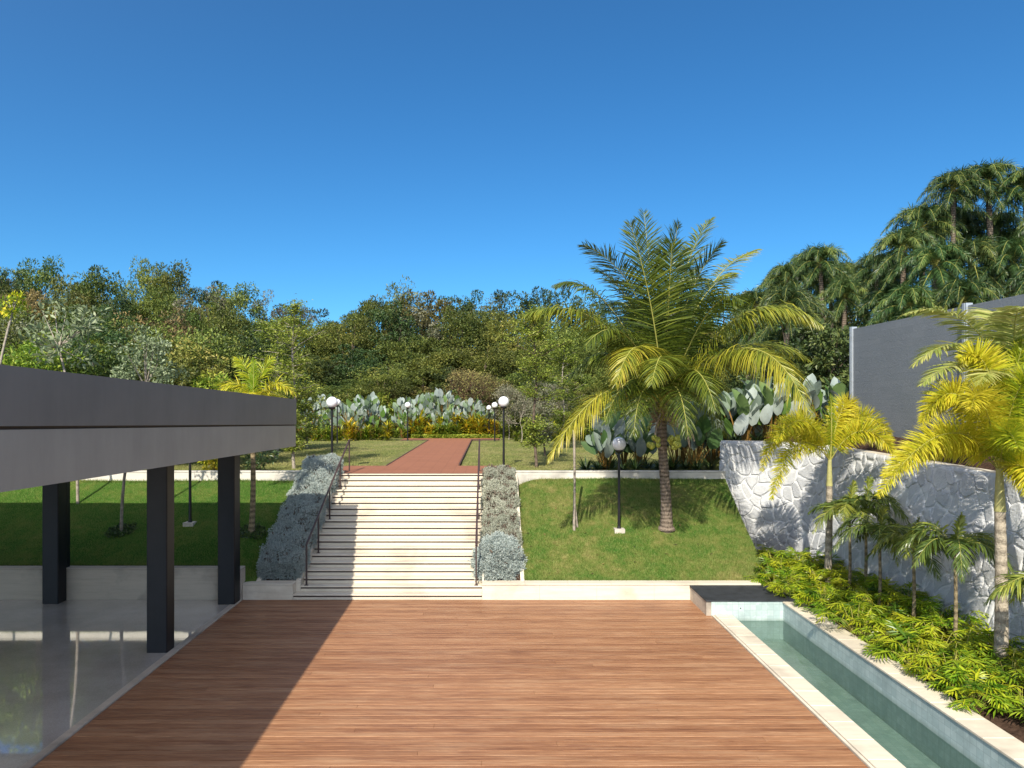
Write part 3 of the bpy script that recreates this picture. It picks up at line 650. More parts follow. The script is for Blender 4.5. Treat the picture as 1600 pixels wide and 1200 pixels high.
g.box(7.96, 8.1, PYN, PYF+.1, -.2, .33); g.obj('raised_coping', M['trav'], pl, off)
e = empty('platform', (6.6, 18.3, 0), 'low black topped platform at the far end of the pool', 'platform'); off = (-6.6, -18.3, 0)
g = Geo(); x = 5.555
for j in range(13):
    g.bbox(5.555, 7.92, PYF-.02+j*.111, PYF-.02+(j+1)*.111-.003, .374, .405, .004)
g.obj('top', M['slate'], e, off)
g = Geo(); g.box(5.575, 7.88, PYF+.1, Y0-.001, -.1, .374); g.box(5.575, 5.70, PYF+.02, PYF+.1, -.1, .373); g.obj('base', M['trav_grey'], e, off)
g = Geo(); g.tube([(6.45, PYF-.012, .2), (6.45, PYF+.01, .2)], .014, 8); g.obj('jet', M['black'], e, off)

# ------------------------------------------------------------------ handrails
def handrail(x, label):
    e = empty('handrail', (x, 19.4, RISE), label, 'handrail', 'handrails of the steps')
    def tread(y): return RISE*(min(NST-1, max(0, math.floor((y-Y0+.03)/RUN)))+1)
    rz = lambda y: 1.46+(y-19.4)*(4.12-1.46)/(25.3-19.4)
    for i, y in enumerate((19.4, 20.75, 22.2, 23.75, 25.3)):
        zb = tread(y) if y < Y1 else Z_UP+.012
        g = Geo(); g.box(x-.022, x+.022, y-.022, y+.022, zb, rz(y)-.012); g.box(x-.05, x+.05, y-.05, y+.05, zb, zb+.008)
        g.obj('post', M['rail'], e, (-x, -19.4, -RISE))
    g = Geo(); a, b = 19.378, 25.322; w = .028
    V = [(x+s*w, yq, rz(yq)+k) for yq in (a, b) for k in (-.012, .02) for s in (-1, 1)]
    g.add(V, np.array([[0, 1, 5, 4], [2, 6, 7, 3], [0, 4, 6, 2], [1, 3, 7, 5], [0, 2, 3, 1], [4, 5, 7, 6]])); g.obj('rail', M['rail'], e, (-x, -19.4, -RISE))
handrail(-5.22, 'thin brown metal handrail on the left side of the steps beside the silvery hedge')
handrail(-.40, 'thin brown metal handrail on the right side of the steps')

# ------------------------------------------------------------------ lamps
def lamp():
    e = empty('street_lamp', (0, 0, 0), '', 'street lamp', 'white globe garden lamps')
    g = Geo(); g.box(-.16, .16, -.16, .16, -.25, .03); g.obj('base', M['cement'], e)
    g = Geo(); g.tube([(0, 0, .0), (0, 0, .9), (0, 0, 2.36)], [.05, .042, .04], 12); g.tube([(0, 0, .0), (0, 0, .1)], [.075, .05], 12); g.obj('pole', M['black'], e)
    g = Geo(); g.tube([(0, 0, 2.34), (0, 0, 2.37), (0, 0, 2.43)], [.05, .12, .13], 16); g.obj('collar', M['black'], e)
    g = Geo(); g.sphere((0, 0, 2.62), .215, 0, 28, 18); g.obj('globe', M['globe'], e); return e
L0 = lamp()
zr = lambda x, y: float(z_right(np.array(x), np.array(y)))
L0.location = (4.07, 21.58, zr(4.07, 21.58)+.03); L0['label'] = 'black globe lamp on the sunny slope left of the coconut palm'; L0.scale = (1, 1, 1.03)
copy_tree(L0, (-6.07, 26.2, 2.89), 0, 1.0, 'black globe lamp at the top of the steps on the left, nearest globe there')
copy_tree(L0, (.53, 26.9, 2.91), 0, 1.0, 'black globe lamp right of the red path behind the top right bushes')
copy_tree(L0, tuple(at(773, 683, 45)*[1, 1, 0]+[0, 0, 2.89]), 0, .93, 'small distant globe lamp just left of the taller lamp by the path')
copy_tree(L0, tuple(at(637, 683, 46)*[1, 1, 0]+[0, 0, 2.89]), 0, .93, 'small distant globe lamp in front of the grey leaved clump left of the path end')
copy_tree(L0, tuple(at(527, 683, 43)*[1, 1, 0]+[0, 0, 2.89]), 0, 1.0, 'distant globe lamp half hidden behind the lamp at the top left of the steps')
copy_tree(L0, tuple(at(764, 683, 49)*[1, 1, 0]+[0, 0, 2.89]), 0, .85, 'smallest and farthest globe lamp, in the bushes right of the path end')
zl = lambda x, y: float(z_left(np.array(x), np.array(y)))
copy_tree(L0, (-9.45, 21.5, zl(-9.45, 21.5)+.03), 0, (1, 1, 1.03), 'black lamp post on the shaded lawn seen between two black columns')

# ------------------------------------------------------------------ fronds
def bez(P, t):
    P = [np.asarray(p, float) for p in P]; t = np.asarray(t)[:, None]
    if len(P) == 3: return (1-t)**2*P[0]+2*t*(1-t)*P[1]+t*t*P[2]
    return (1-t)**3*P[0]+3*t*(1-t)**2*P[1]+3*t*t*(1-t)*P[2]+t**3*P[3]
def frond(P, n=60, L=1.0, w=.04, sag=.5, plume=0.0, tint=(.2, .6), r=.025, t0=.12, a0=70, a1=22, segs=3, face=None, tipcol=0.0, lift=.15, geo=None, rach=True, jit=.08):
    """pinnate leaf along a bezier; leaflets hang by sag; plume spreads them round the rachis"""
    g = geo or Geo()
    ts = np.linspace(0, 1, 22); C = bez(P, ts)
    if rach: g.tube(C, r*(1-ts*.85), 5, 1, .5, False)
    t = np.linspace(t0, 1, n)+rng.uniform(-.3, .3, n)/n; t = np.clip(t, t0, 1)
    p = bez(P, t); T = bez(P, np.clip(t+.01, 0, 1.01))-bez(P, t-.01); T /= np.linalg.norm(T, axis=1)[:, None]
    up = np.array([0, 0, 1.0]) if face is None else np.asarray(face, float)
    U = up-T*(T@up)[:, None]
    nU = np.linalg.norm(U, axis=1); U[nU < .15] = np.array([0, -1., .2]); U /= np.linalg.norm(U, axis=1)[:, None]
    Sd = np.cross(T, U)
    prof = np.sin(np.clip(.18+.80*(t-t0)/(1-t0), 0, 1)*math.pi)**.6
    ang = np.radians(a0+(a1-a0)*((t-t0)/(1-t0))**1.3)
    for side in (-1, 1):
        Lk = L*prof*rng.uniform(.85, 1.12, n)
        ph = lift+rng.normal(0, .10+plume, n) if plume < 1 else rng.uniform(-1.5, 1.7, n)
        out = Sd*side*np.cos(ph)[:, None]+U*np.sin(ph)[:, None]
        a_ = ang+rng.normal(0, jit, n)
        D = T*np.cos(a_)[:, None]+out*np.sin(a_)[:, None]
        ks = np.linspace(0, 1, segs+1)
        sg = sag*rng.uniform(.75, 1.25, n)
        pts = []
        cur = p.copy(); dcur = D.copy()
        for i in range(segs+1):
            pts.append(cur.copy())
            dcur = dcur+np.array([0, 0, -1.0])*(sg*.9/segs*(1+i*.5))[:, None]; dcur /= np.linalg.norm(dcur, axis=1)[:, None]
            cur = cur+dcur*(Lk/segs)[:, None]
        wd = w*np.array([.55, 1.0, .8, .45, .3])[:segs] if segs > 1 else w*np.array([.8])
        Wv = T*.8+U*.35*rng.uniform(-1, 1, n)[:, None]; Wv /= np.linalg.norm(Wv, axis=1)[:, None]
        rows = []
        for i in range(segs): rows += [pts[i]-Wv*wd[i]*.5, pts[i]+Wv*wd[i]*.5]
        rows.append(pts[segs]); V = np.stack(rows, 1); m = 2*segs+1
        q = np.arange(n)[:, None]*m
        base_t = tint[0]+(tint[1]-tint[0])*rng.uniform(0, 1, n)
        tt = np.stack([base_t+tipcol*(i//2/segs) for i in range(m)], 1)+tipcol*.5*(t[:, None])
        g.add(V.reshape(-1, 3), np.concatenate([q+[2*i, 2*i+2, 2*i+3, 2*i+1] for i in range(segs-1)]), 0, np.clip(tt, 0, 1).ravel()) if segs > 1 else None
        if segs > 1:
            base = g.n-len(V)*m
            g.Fc.append(((q+[2*segs-2, 2*segs, 2*segs-1])+base, 0, False))
        else:
            g.add(V.reshape(-1, 3), q+[0, 2, 1], 0, np.clip(tt, 0, 1).ravel())
    return g

# ---------------- coconut palm
YC = 21.67; YK = 20.75      # trunk foot and crown depth: the palm leans towards the deck
def coconut():
    bx = (1041-VX)*YC/F; base = np.array([bx, YC, zr(bx, YC)-.05])
    e = empty('coconut_palm', tuple(base), 'large coconut palm with drooping yellow-green fronds on the sunny slope', 'palm tree')
    off = tuple(-base)
    pts = [at(1041, 832, YC), at(1041, 800, YC), at(1040, 760, YC), at(1036, 710, YC), at(1033, 670, YC), at(1034, 640, YC), at(1036, 618, YC)]
    ctr = bez([pts[0], at(1043, 745, YC), at(1029, 700, (YC+YK)/2), at(1036, 618, YK)], np.linspace(0, 1, 60))
    rad = np.interp(np.linspace(0, 1, 60), [0, .05, .2, .6, .85, 1], [.235, .20, .165, .14, .155, .13])+.007*np.sin(np.arange(60)*2.1)
    g = Geo(); g.tube(ctr, rad, 18); g.obj('trunk', M['coco_trunk'], e, off)
    FR = [  # ctrl(px,py,dY), tip(px,py,dY), tint range, sag, tipcol, L
        ((1022, 470, .3), (1006, 332, 1.0), (.0, .4), .12, 0, .95, 60),
        ((1012, 420, -.5), (912, 383, -1.2), (.1, .5), .30, .05, 1.0, 75),
        ((1026, 480, -1.2), (985, 350, -1.9), (.2, .6), .20, .1, 1.0, 60),
        ((1052, 420, .4), (1109, 344, .8), (.25, .65), .30, .1, .9, 70),
        ((1066, 440, -.5), (1128, 380, -1.0), (.1, .5), .35, .05, .95, 70),
        ((1095, 410, 1.5), (1184, 390, 2.6), (.45, .8), .45, .2, .8, 75),
        ((1165, 415, -.8), (1280, 505, -1.6), (.35, .65), .9, .35, 1.2, 90),
        ((1185, 455, -2.2), (1262, 640, -4.3), (.45, .75), 1.0, .35, 1.25, 95),
        ((1150, 490, .6), (1262, 562, 1.0), (.3, .6), .7, .3, .9, 75),
        ((935, 440, -.6), (820, 492, -1.3), (.25, .6), .85, .3, 1.05, 80),
        ((950, 415, 1.0), (868, 446, 1.8), (.1, .45), .7, .1, .9, 75),
        ((950, 550, -1.0), (858, 716, -1.6), (.60, .82), .95, .35, 1.1, 90),
        ((1000, 470, -2.2), (962, 600, -3.2), (.35, .8), .8, .5, 1.0, 65),
        ((1040, 500, -2.6), (1018, 600, -3.9), (.25, .6), .7, .3, .95, 60),
        ((1062, 400, 2.2), (1092, 440, 3.8), (.0, .4), .5, 0, .9, 60),
        ((990, 420, 2.2), (945, 490, 3.4), (.0, .4), .6, 0, .9, 60),
        ((1110, 480, 2.0), (1180, 590, 3.0), (.0, .4), .7, .1, .9, 60),
        ((1085, 520, -1.9), (1118, 640, -2.9), (.1, .5), .75, .15, .9, 60),
        ((985, 540, -1.3), (945, 660, -1.9), (.1, .5), .75, .15, .9, 60),
        ((1040, 430, -.2), (1060, 350, -.4), (.1, .5), .25, .05, .9, 60),
        ((1110, 430, -1.6), (1160, 470, -2.6), (.1, .5), .6, .1, .95, 65),
        ((975, 460, -1.4), (915, 540, -2.2), (.1, .5), .75, .15, .95, 65),
        ((1000, 450, .8), (930, 420, 1.4), (.0, .35), .45, 0, 1.0, 60), ((1080, 450, .9), (1140, 430, 1.6), (.0, .4), .5, 0, 1.0, 60),
        ((1045, 460, -.9), (1050, 380, -1.6), (.05, .45), .3, 0, 1.0, 60), ((1100, 500, -.4), (1180, 560, -.9), (.05, .5), .8, .1, 1.1, 60), ((960, 500, .4), (890, 590, .8), (.05, .5), .85, .1, 1.1, 60),
        ((1060, 500, 2.6), (1070, 600, 4.0), (.0, .4), .8, 0, 1.0, 60), ((1000, 560, -1.8), (990, 680, -2.6), (.05, .5), .9, .1, .9, 50), ((1060, 560, -2.0), (1075, 680, -2.8), (.05, .5), .9, .1, .9, 50),
        ((1075, 570, 1.5), (1135, 680, 2.2), (.2, .6), .8, .2, .8, 50),
    ]
    P0 = at(1036, 628, YK)
    for c, t_, tn, sg, tc, L, n in FR:
        L *= 1.08; tn = (tn[0]*.75, tn[1]*.85)
        a = rng.normal(0, .05, 3); b0 = P0+np.array([(c[0]-1036)*.0012, c[2]*.05, 0])+a*.6
        g = frond([b0, at(c[0], c[1], YK+c[2]), at(t_[0], t_[1], YK+t_[2])],
                  int(n*2.1), L, .036, sg, .07, tn, .032, .12, 78, 36, 3, None, tc*.45, .2)
        g.obj('frond', [M['f_coco'], M['rachis']], e, off)
    # hanging dry stalks and sheaths
    for px, py, qx, qy, dy in ((1033, 645, 1022, 698, -.25), (1048, 642, 1078, 700, -.3), (1055, 636, 1058, 668, -.3), (1043, 645, 1085, 690, -.1)):
        a = at(px, py, YK+dy*.5); b = at(qx, qy, YK+dy); m_ = (a+b)/2+np.array([(qx-px)*.006, -.05, .22])
        g = Geo(); g.tube(bez([a, m_, b], np.linspace(0, 1, 9)), [.03, .035, .035, .03, .028, .028, .035, .04, .01], 6); g.obj('dry_spathe', M['sheath'], e, off)
    # fibres round the crown base
    g = Geo(); n = 260; a = rng.uniform(0, 2*math.pi, n); P = at(1036, 650, YK)+np.stack([np.cos(a)*.16, np.sin(a)*.16, rng.uniform(-.25, .5, n)], 1)
    D = np.stack([np.cos(a)*.7, np.sin(a)*.7, rng.uniform(-.6, 1.0, n)], 1); g.leaves(P, D, rnd_dirs(n), rng.uniform(.15, .4, n), .05); g.obj('fibre', M['sheath'], e, off)
    # leaf bases
    g = Geo()
    for k in range(12):
        an = k*2.4; g.tube(bez([at(1036, 655, YK), at(1036, 640, YK)+np.array([math.cos(an)*.28, math.sin(an)*.28, .2]), at(1036, 600, YK)+np.array([math.cos(an)*.45, math.sin(an)*.45, .35])], np.linspace(0, 1, 7)), [.09, .09, .08, .07, .055, .045, .04], 6)
    g.obj('leaf_base', M['rachis'], e, off)
    for (px, py, dy, n) in ((1057, 690, -.32, 15), (1022, 690, -.25, 7), (1043, 610, -.35, 5)):
        c = at(px, py, YK+dy)
        g = Geo(); g.tube(bez([at(1038, 650, YK), c+np.array([0, 0, .4]), c], np.linspace(0, 1, 6)), .018, 5); g.obj('fruit_stalk', M['rachis'], e, off)
        for k in range(n):
            d = rng.normal(0, 1, 3); d /= np.linalg.norm(d); q = c+d*np.array([.20, .16, .22])*rng.uniform(.6, 1)
            g = Geo(); g.sphere(q, rng.uniform(.075, .10), 0, 10, 8, 1.15); g.obj('coconut', M['shell'], e, off)
    # root flare ring
    g = Geo(); g.tube([base+[0, 0, .02], base+[0, 0, .16]], [.29, .22], 18, cap=False); g.obj('root_flare', M['coco_trunk'], e, off)
coconut()
n = 70; X = rng.uniform(1.2, 7.6, n); Y = rng.uniform(19.6, 24.2, n); g = Geo(); g.leaves(np.stack([X, Y, z_right(X, Y)+.05], 1), rnd_dirs(n)*[1, 1, .25], rnd_dirs(n)*.4+[0, 0, 1], rng.uniform(.06, .13, n), .05, 0, rng.uniform(0, 1, n))
tag(g.obj('fallen_leaves', M['f_brown']), 'scattered small dry leaves fallen on the sunny lawn', 'leaves', kind='stuff')
# two thin stakes by the lamp
g = Geo(); b = at(897, 830, 21.6); t_ = at(897, 672, 21.6); g.tube([b-[0, 0, .05], (b+t_)/2+[.02, 0, 0], t_], [.05, .035, .045], 8)
g.tube([at(903, 830, 21.75)-[0, 0, .05], at(899, 790, 21.7)], [.04, .02], 6)
tag(g.obj('dead_stem', M['bark_pale']), 'thin dead palm stem standing left of the lamp on the sunny slope', 'dead plant')

# ---------------- generic palms
def palm(name, label, cat, base, crown, fr, trunk_r, mt, mleaf, group=None, shaft=True, n=46, L=.32, w=.03, plume=.9, sag=.25, r=.018, t0=.12, tipcol=.1, a0=65, a1=30, ring=True):
    base = np.asarray(base, float); crown = np.asarray(crown, float)
    e = empty(name, tuple(base), label, cat, group); off = tuple(-base)
    k = 30; tt = np.linspace(0, 1, k); c = base+(crown-base)*tt[:, None]+np.stack([.02*np.sin(tt*5), .02*np.sin(tt*4+1), 0*tt], 1)
    g = Geo(); hh = .80 if shaft else 1.0
    m_ = tt <= hh; rr = np.interp(tt, [0, .04, .15, 1], [trunk_r*1.35, trunk_r*1.15, trunk_r, trunk_r*.72])*(1+.03*np.sin(tt*90))
    g.tube(c[m_], rr[m_], 12); g.obj('trunk', mt, e, off)
    if shaft:
        m2 = tt >= hh-.04; g = Geo(); g.tube(c[m2], rr[m2]*np.linspace(1.12, .7, m2.sum()), 10); g.obj('crownshaft', M['crownshaft'], e, off)
    for f in fr:
        kw = dict(n=n, L=L, w=w, plume=plume, sag=sag, r=r, t0=t0, tipcol=tipcol, a0=a0, a1=a1, tint=(.35, .95)); kw.update(f.get('kw', {}))
        g = frond([crown-[0, 0, .05]]+list(f['p']), **kw); g.obj('frond', [f.get('mat', mleaf), M['rachis']], e, off)
    return e
def PP(px, py, dY, Y): return at(px, py, Y+dY)
# P1: foxtail at (1293,915)
Yp = 19.4
palm('foxtail_palm', "foxtail palm with yellow bushy fronds and an upright green spear at the bed's far end", 'palm tree', [(1293-VX)*Yp/F, Yp, .28], PP(1297, 718, 0, Yp), [
    dict(p=[PP(1230, 600, -.3, Yp), PP(1190, 735, -.6, Yp)]), dict(p=[PP(1240, 640, -.9, Yp), PP(1205, 780, -1.3, Yp)]),
    dict(p=[PP(1262, 610, -1.0, Yp), PP(1212, 690, -1.7, Yp)]), dict(p=[PP(1322, 590, .7, Yp), PP(1345, 690, 1.2, Yp)], kw=dict(tint=(.6, 1))),
    dict(p=[PP(1312, 600, .3, Yp), PP(1338, 640, .9, Yp)], kw=dict(tint=(.6, 1))),
    dict(p=[PP(1345, 630, -.4, Yp), PP(1400, 712, -.8, Yp)]), dict(p=[PP(1340, 600, .6, Yp), PP(1395, 690, 1.0, Yp)]),
    dict(p=[PP(1240, 620, .8, Yp), PP(1210, 700, 1.2, Yp)]),
    dict(p=[PP(1301, 670, -.2, Yp), PP(1298, 618, -.3, Yp)], kw=dict(tint=(.10, .38), plume=.5, L=.34, a0=24, a1=14, sag=.02, n=150, r=.035, t0=.02))],
    .10, M['palm_trunk'], M['f_fox'], 'foxtail palms in the bed', n=310, L=.44, w=.024, plume=1.1, a0=82, a1=50)
# P2: big one near right
Yp = 13.1
palm('foxtail_palm', 'tall foxtail palm with yellow and green fronds nearest the right edge of the picture', 'palm tree', [(1565-VX)*Yp/F, Yp, .28], PP(1562, 732, 0, Yp), [
    dict(p=[PP(1490, 600, -.2, Yp), PP(1372, 775, -.5, Yp)], kw=dict(tint=(.55, 1))), dict(p=[PP(1480, 640, .4, Yp), PP(1380, 745, .7, Yp)], kw=dict(tint=(.5, .95))),
    dict(p=[PP(1530, 560, -.7, Yp), PP(1518, 640, -1.5, Yp)], kw=dict(tint=(.6, .95))), dict(p=[PP(1500, 540, .1, Yp), PP(1440, 660, .3, Yp)], kw=dict(tint=(.5, .9))),
    dict(p=[PP(1560, 520, .2, Yp), PP(1500, 560, .2, Yp)], kw=dict(tint=(.5, .9))),
    dict(p=[PP(1585, 560, -.2, Yp), PP(1625, 600, -.4, Yp)], kw=dict(tint=(.2, .6))), dict(p=[PP(1580, 600, .5, Yp), PP(1600, 530, .8, Yp)], kw=dict(tint=(.2, .6))),
    dict(p=[PP(1610, 640, -.4, Yp), PP(1680, 720, -.7, Yp)]), dict(p=[PP(1600, 600, .6, Yp), PP(1690, 640, 1.0, Yp)]),
    dict(p=[PP(1570, 640, -1.0, Yp), PP(1590, 700, -1.8, Yp)], kw=dict(tint=(.2, .6))), dict(p=[PP(1610, 700, -.6, Yp), PP(1640, 800, -1.0, Yp)]),
    ], .115, M['palm_trunk'], M['f_fox'], 'foxtail palms in the bed', n=340, L=.46, w=.024, plume=1.1, a0=82, a1=50)
# areca behind, green flat translucent fronds
Yp = 14.6
palm('areca_palm', 'palm with large flat pale green feather fronds rising above the stone wall at the right', 'palm tree', [10.25, 12.4, .28], PP(1590, 640, 0, Yp), [
    dict(p=[PP(1530, 450, -.2, Yp), PP(1415, 490, -.4, Yp)]), dict(p=[PP(1520, 480, -.5, Yp), PP(1428, 570, -.9, Yp)]),
    dict(p=[PP(1530, 520, -.8, Yp), PP(1440, 600, -1.4, Yp)]), dict(p=[PP(1520, 560, .3, Yp), PP(1445, 640, .6, Yp)]),
    dict(p=[PP(1570, 440, .4, Yp), PP(1540, 500, 1.4, Yp)]), dict(p=[PP(1600, 430, -.2, Yp), PP(1650, 500, -.5, Yp)]),
    dict(p=[PP(1575, 470, -.8, Yp), PP(1600, 480, -1.8, Yp)]), dict(p=[PP(1560, 540, -1.2, Yp), PP(1530, 600, -2.0, Yp)])],
    .08, M['thin_trunk'], M['f_areca'], None, n=85, L=.62, w=.050, plume=.05, sag=.35, t0=.22, a0=72, a1=30)
# small palms
def small_palm(px, pyb, pyc, seed, label, sc=1.0, Xf=9.6, nf=8):
    Y = Xf*F/(px-VX); r_ = np.random.default_rng(seed)
    base = [Xf, Y, .28]; cr = np.array([Xf+.02, Y, CH-(pyc-VY)*Y/F])
    fr = []
    for k in range(nf):
        a = k*2*math.pi/nf+r_.uniform(-.3, .3); el = r_.uniform(.35, .95); Ln = 1.05*sc*r_.uniform(.8, 1.15)
        d = np.array([math.cos(a), math.sin(a), 0])
        fr.append(dict(p=[cr+d*Ln*.45+[0, 0, Ln*el], cr+d*Ln*1.05+[0, 0, -Ln*r_.uniform(.0, .5)]], kw=dict(tint=(.1, .5) if r_.random() < .6 else (.4, .95))))
    fr.append(dict(p=[cr+[.03, 0, .4*sc], cr+[.08, -.05, .85*sc]], kw=dict(tint=(.5, .95), L=.2, a0=25)))
    palm('dwarf_palm', label, 'palm tree', base, cr, fr, .04, M['thin_trunk'], M['f_small'], 'small palms in front of the stone wall', False, 44, .46*sc, .042, .18, .65, .012, .2, .1, 62, 25)
small_palm(1327, 912, 800, 1, 'slim little palm just right of the far foxtail palm trunk', 1.0)
small_palm(1374, 935, 838, 2, 'small dark palm with drooping dark lower leaves right of the far foxtail palm', .95)
small_palm(1427, 975, 858, 3, 'small palm with dark thin trunk in the middle of the bed', .85)
small_palm(1492, 1015, 862, 4, 'small green palm with arching glossy leaves left of the nearest foxtail trunk', .95, nf=9)
small_palm(1662, 1110, 925, 5, 'small palm at the right edge, its frond crossing the tall foxtail trunk', 1.0)
small_palm(1352, 918, 790, 8, 'small light green palm against the wall between the two far little palms', .95, 10.0)
# left lawn palm behind roof
Yp = 21.1
palm('foxtail_palm', 'yellow fronded palm rising behind the end of the grey roof', 'palm tree', [-7.38, Yp, zl(-7.38, Yp)-.03], PP(397, 632, 0, Yp), [
    dict(p=[PP(375, 570, -.2, Yp), PP(325, 625, -.3, Yp)]), dict(p=[PP(370, 590, .6, Yp), PP(338, 640, 1.0, Yp)]), dict(p=[PP(425, 575, -.2, Yp), PP(462, 618, -.4, Yp)]),
    dict(p=[PP(430, 590, .6, Yp), PP(455, 650, .9, Yp)]), dict(p=[PP(392, 570, .2, Yp), PP(370, 560, .4, Yp)], kw=dict(tint=(.2, .6))), dict(p=[PP(405, 575, .2, Yp), PP(425, 560, .4, Yp)], kw=dict(tint=(.2, .6))),
    dict(p=[PP(396, 600, 0, Yp), PP(396, 560, 0, Yp)], kw=dict(tint=(.1, .35), L=.3, a0=35, a1=15)), dict(p=[PP(390, 590, -.8, Yp), PP(380, 640, -1.4, Yp)])],
    .085, M['thin_trunk'], M['f_fox'], None, n=80, L=.45, w=.034, plume=.35, sag=.45)
def ring(x, y, zf, label, green=False):
    g = Geo(); n = 420; a = rng.uniform(0, 2*math.pi, n); r_ = np.sqrt(rng.uniform(0, 1, n))*.42; X = x+np.cos(a)*r_; Y = y+np.sin(a)*r_
    P = np.stack([X, Y, zf(X, Y)+.01], 1); D = rnd_dirs(n); D[:, 2] = np.abs(D[:, 2])*.8
    g.leaves(P, D, rnd_dirs(n), .12, .04, 0, rng.uniform(0, 1, n))
    return tag(g.obj('ground_cover', M['f_darkplant']), label, 'ground cover', kind='stuff')
ring(-7.38, 21.1, z_left, 'dark low leaves round the base of the palm by the hedge')
ring(-11.4, 21.1, z_left, 'dark low leaves round the base of the young tree behind the columns')

# ------------------------------------------------------------------ trees
def crown_geo(g, R, H, nclump, nleaf, ls, zc, lump=.35, flat_=.6, csize=.75, hollow=.55, drop=0.0):
    """leaf clumps through an uneven crown; returns clump centres"""
    d = rnd_dirs(nclump); rad = rng.uniform(hollow, 1.0, nclump)**.7
    ph = rng.uniform(0, 6, 3)
    lum = 1+lump*(np.sin(d[:, 0]*3+ph[0])*np.cos(d[:, 1]*3.5+ph[1])+.6*np.sin(d[:, 2]*5+ph[2]))
    C = d*rad[:, None]*lum[:, None]*np.array([R, R, H]); C[:, 2] += zc
    C[:, 2] = np.maximum(C[:, 2], zc-H*.95)
    for c in C:
        n = int(nleaf*rng.uniform(.6, 1.4)); cs = csize*rng.uniform(.6, 1.3)
        q = rnd_dirs(n)*(rng.uniform(.3, 1, n)**.5)[:, None]*cs*np.array([1, 1, flat_])
        outd = q/np.linalg.norm(q, axis=1)[:, None]*.8+rnd_dirs(n)*.8+np.array([0, 0, .15])
        N = rnd_dirs(n)*.7+np.array([0, -.1, .9])
        tn = np.clip(rng.normal(.45, .2, n)+rng.normal(0, .14), 0, 1)
        g.leaves(c+q, outd, N, ls*rng.uniform(.6, 1.3, n), ls*.5*rng.uniform(.7, 1.2, n), 0, tn)
    return C
def limbs(g, C, top, z0, r0, k=14, lean=0.0):
    g.tube([(0, 0, -.3), (lean*.3, 0, z0*.5), (lean, 0, z0), (lean*1.1, .05, top)], [r0*1.3, r0, r0*.8, r0*.25], 9)
    idx = rng.choice(len(C), min(k, len(C)), replace=False)
    for i in idx:
        c = C[i]; s_ = np.array([lean, 0, rng.uniform(z0*.7, (z0+top)/2)]); m_ = (s_+c)/2+np.array([0, 0, rng.uniform(-.3, .4)])
        g.tube(bez([s_, m_, c], np.linspace(0, 1, 7)), np.linspace(r0*.4, r0*.06, 7), 5, cap=False)
def tree_proto(name, R, H, zc, nclump, nleaf, ls, mat, bark, **k):
    e = empty(name, (0, 0, 0), '', 'tree'); gc = Geo(); C = crown_geo(gc, R, H, nclump, nleaf, ls, zc, **k)
    gt = Geo(); limbs(gt, C, zc+H*.6, max(zc-H*.7, .8), .16*R/3+.04, 16); gt.obj('trunk', bark, e); gc.obj('crown', mat, e); return e
PROT = []
specs = [(3.6, 3.6, 6.2, 125, 130, .27), (3.9, 3.0, 6.6, 120, 130, .24), (3.2, 4.2, 6.0, 125, 125, .25), (4.2, 3.4, 6.2, 130, 120, .29), (3.3, 3.4, 6.4, 85, 110, .25), (3.8, 3.9, 6.0, 140, 115, .24)]
kinds = [('bushy_tree', 'olive bushy', M['f_olive']), ('leafy_tree', 'mid green leafy', M['f_green']), ('dense_tree', 'dark green dense', M['f_dark']), ('dry_tree', 'brown dry-leaved', M['f_brown']), ('pale_tree', 'thin grey-green', M['f_grey']), ('tall_tree', 'tall olive', M['f_olive'])]
for i, s_ in enumerate(specs):
    nm, de, mt = kinds[i]; p = tree_proto(nm, s_[0], s_[1], s_[2], s_[3], s_[4], s_[5], mt, M['bark'], csize=.85 if i != 4 else .6, lump=.22)
    p['group'] = 'trees of the wood behind the garden'; PROT.append(p)
used = [False]*len(PROT)
PRX = [-260, -60, 0, 60, 90, 130, 160, 220, 260, 300, 330, 380, 430, 490, 500, 540, 580, 620, 650, 700, 740, 770, 830, 870, 900, 1000, 1100, 1200, 1300, 1420, 1700]
PRY = [400, 400, 402, 405, 430, 418, 420, 415, 430, 425, 440, 460, 470, 490, 498, 475, 455, 445, 450, 455, 455, 470, 455, 462, 470, 465, 470, 470, 470, 470, 470]
forest = []
rows = [('skyline row', 80, 0, 50), ('second row', 73, 34, 52), ('third row', 67, 74, 56), ('fourth row', 62, 112, 62), ('front row', 58.5, 138, 66)]
for ri, (rn, Yr, dy, sp) in enumerate(rows):
    x = -130+ri*17
    while x < 1330:
        px = x+random.uniform(-14, 14); ytop = float(np.interp(px, PRX, PRY))+dy+random.uniform(-6, 14)
        if px < 330: ytop -= 0
        Yt = Yr+random.uniform(-2.5, 2.5); ztop = CH-(ytop-VY)*Yt/F
        w = [5, 4, 3, 2, 2, 4]
        w = [5, 5, 5, 1.6, 2, 4]
        if px < 420: w = [4, 4, 5, 4, 4, 2]
        k = random.choices(range(6), w)[0]
        hgt = specs[k][2]+specs[k][1]*1.05
        sc = (ztop-2.9)/hgt; sx = max(.62, min(1.25, random.uniform(.85, 1.15)*(1.0 if ri < 3 else .8)))
        forest.append(dict(px=px, Y=Yt, k=k, s=(sx, sx, sc), row=rn)); x += sp
cnt = {}
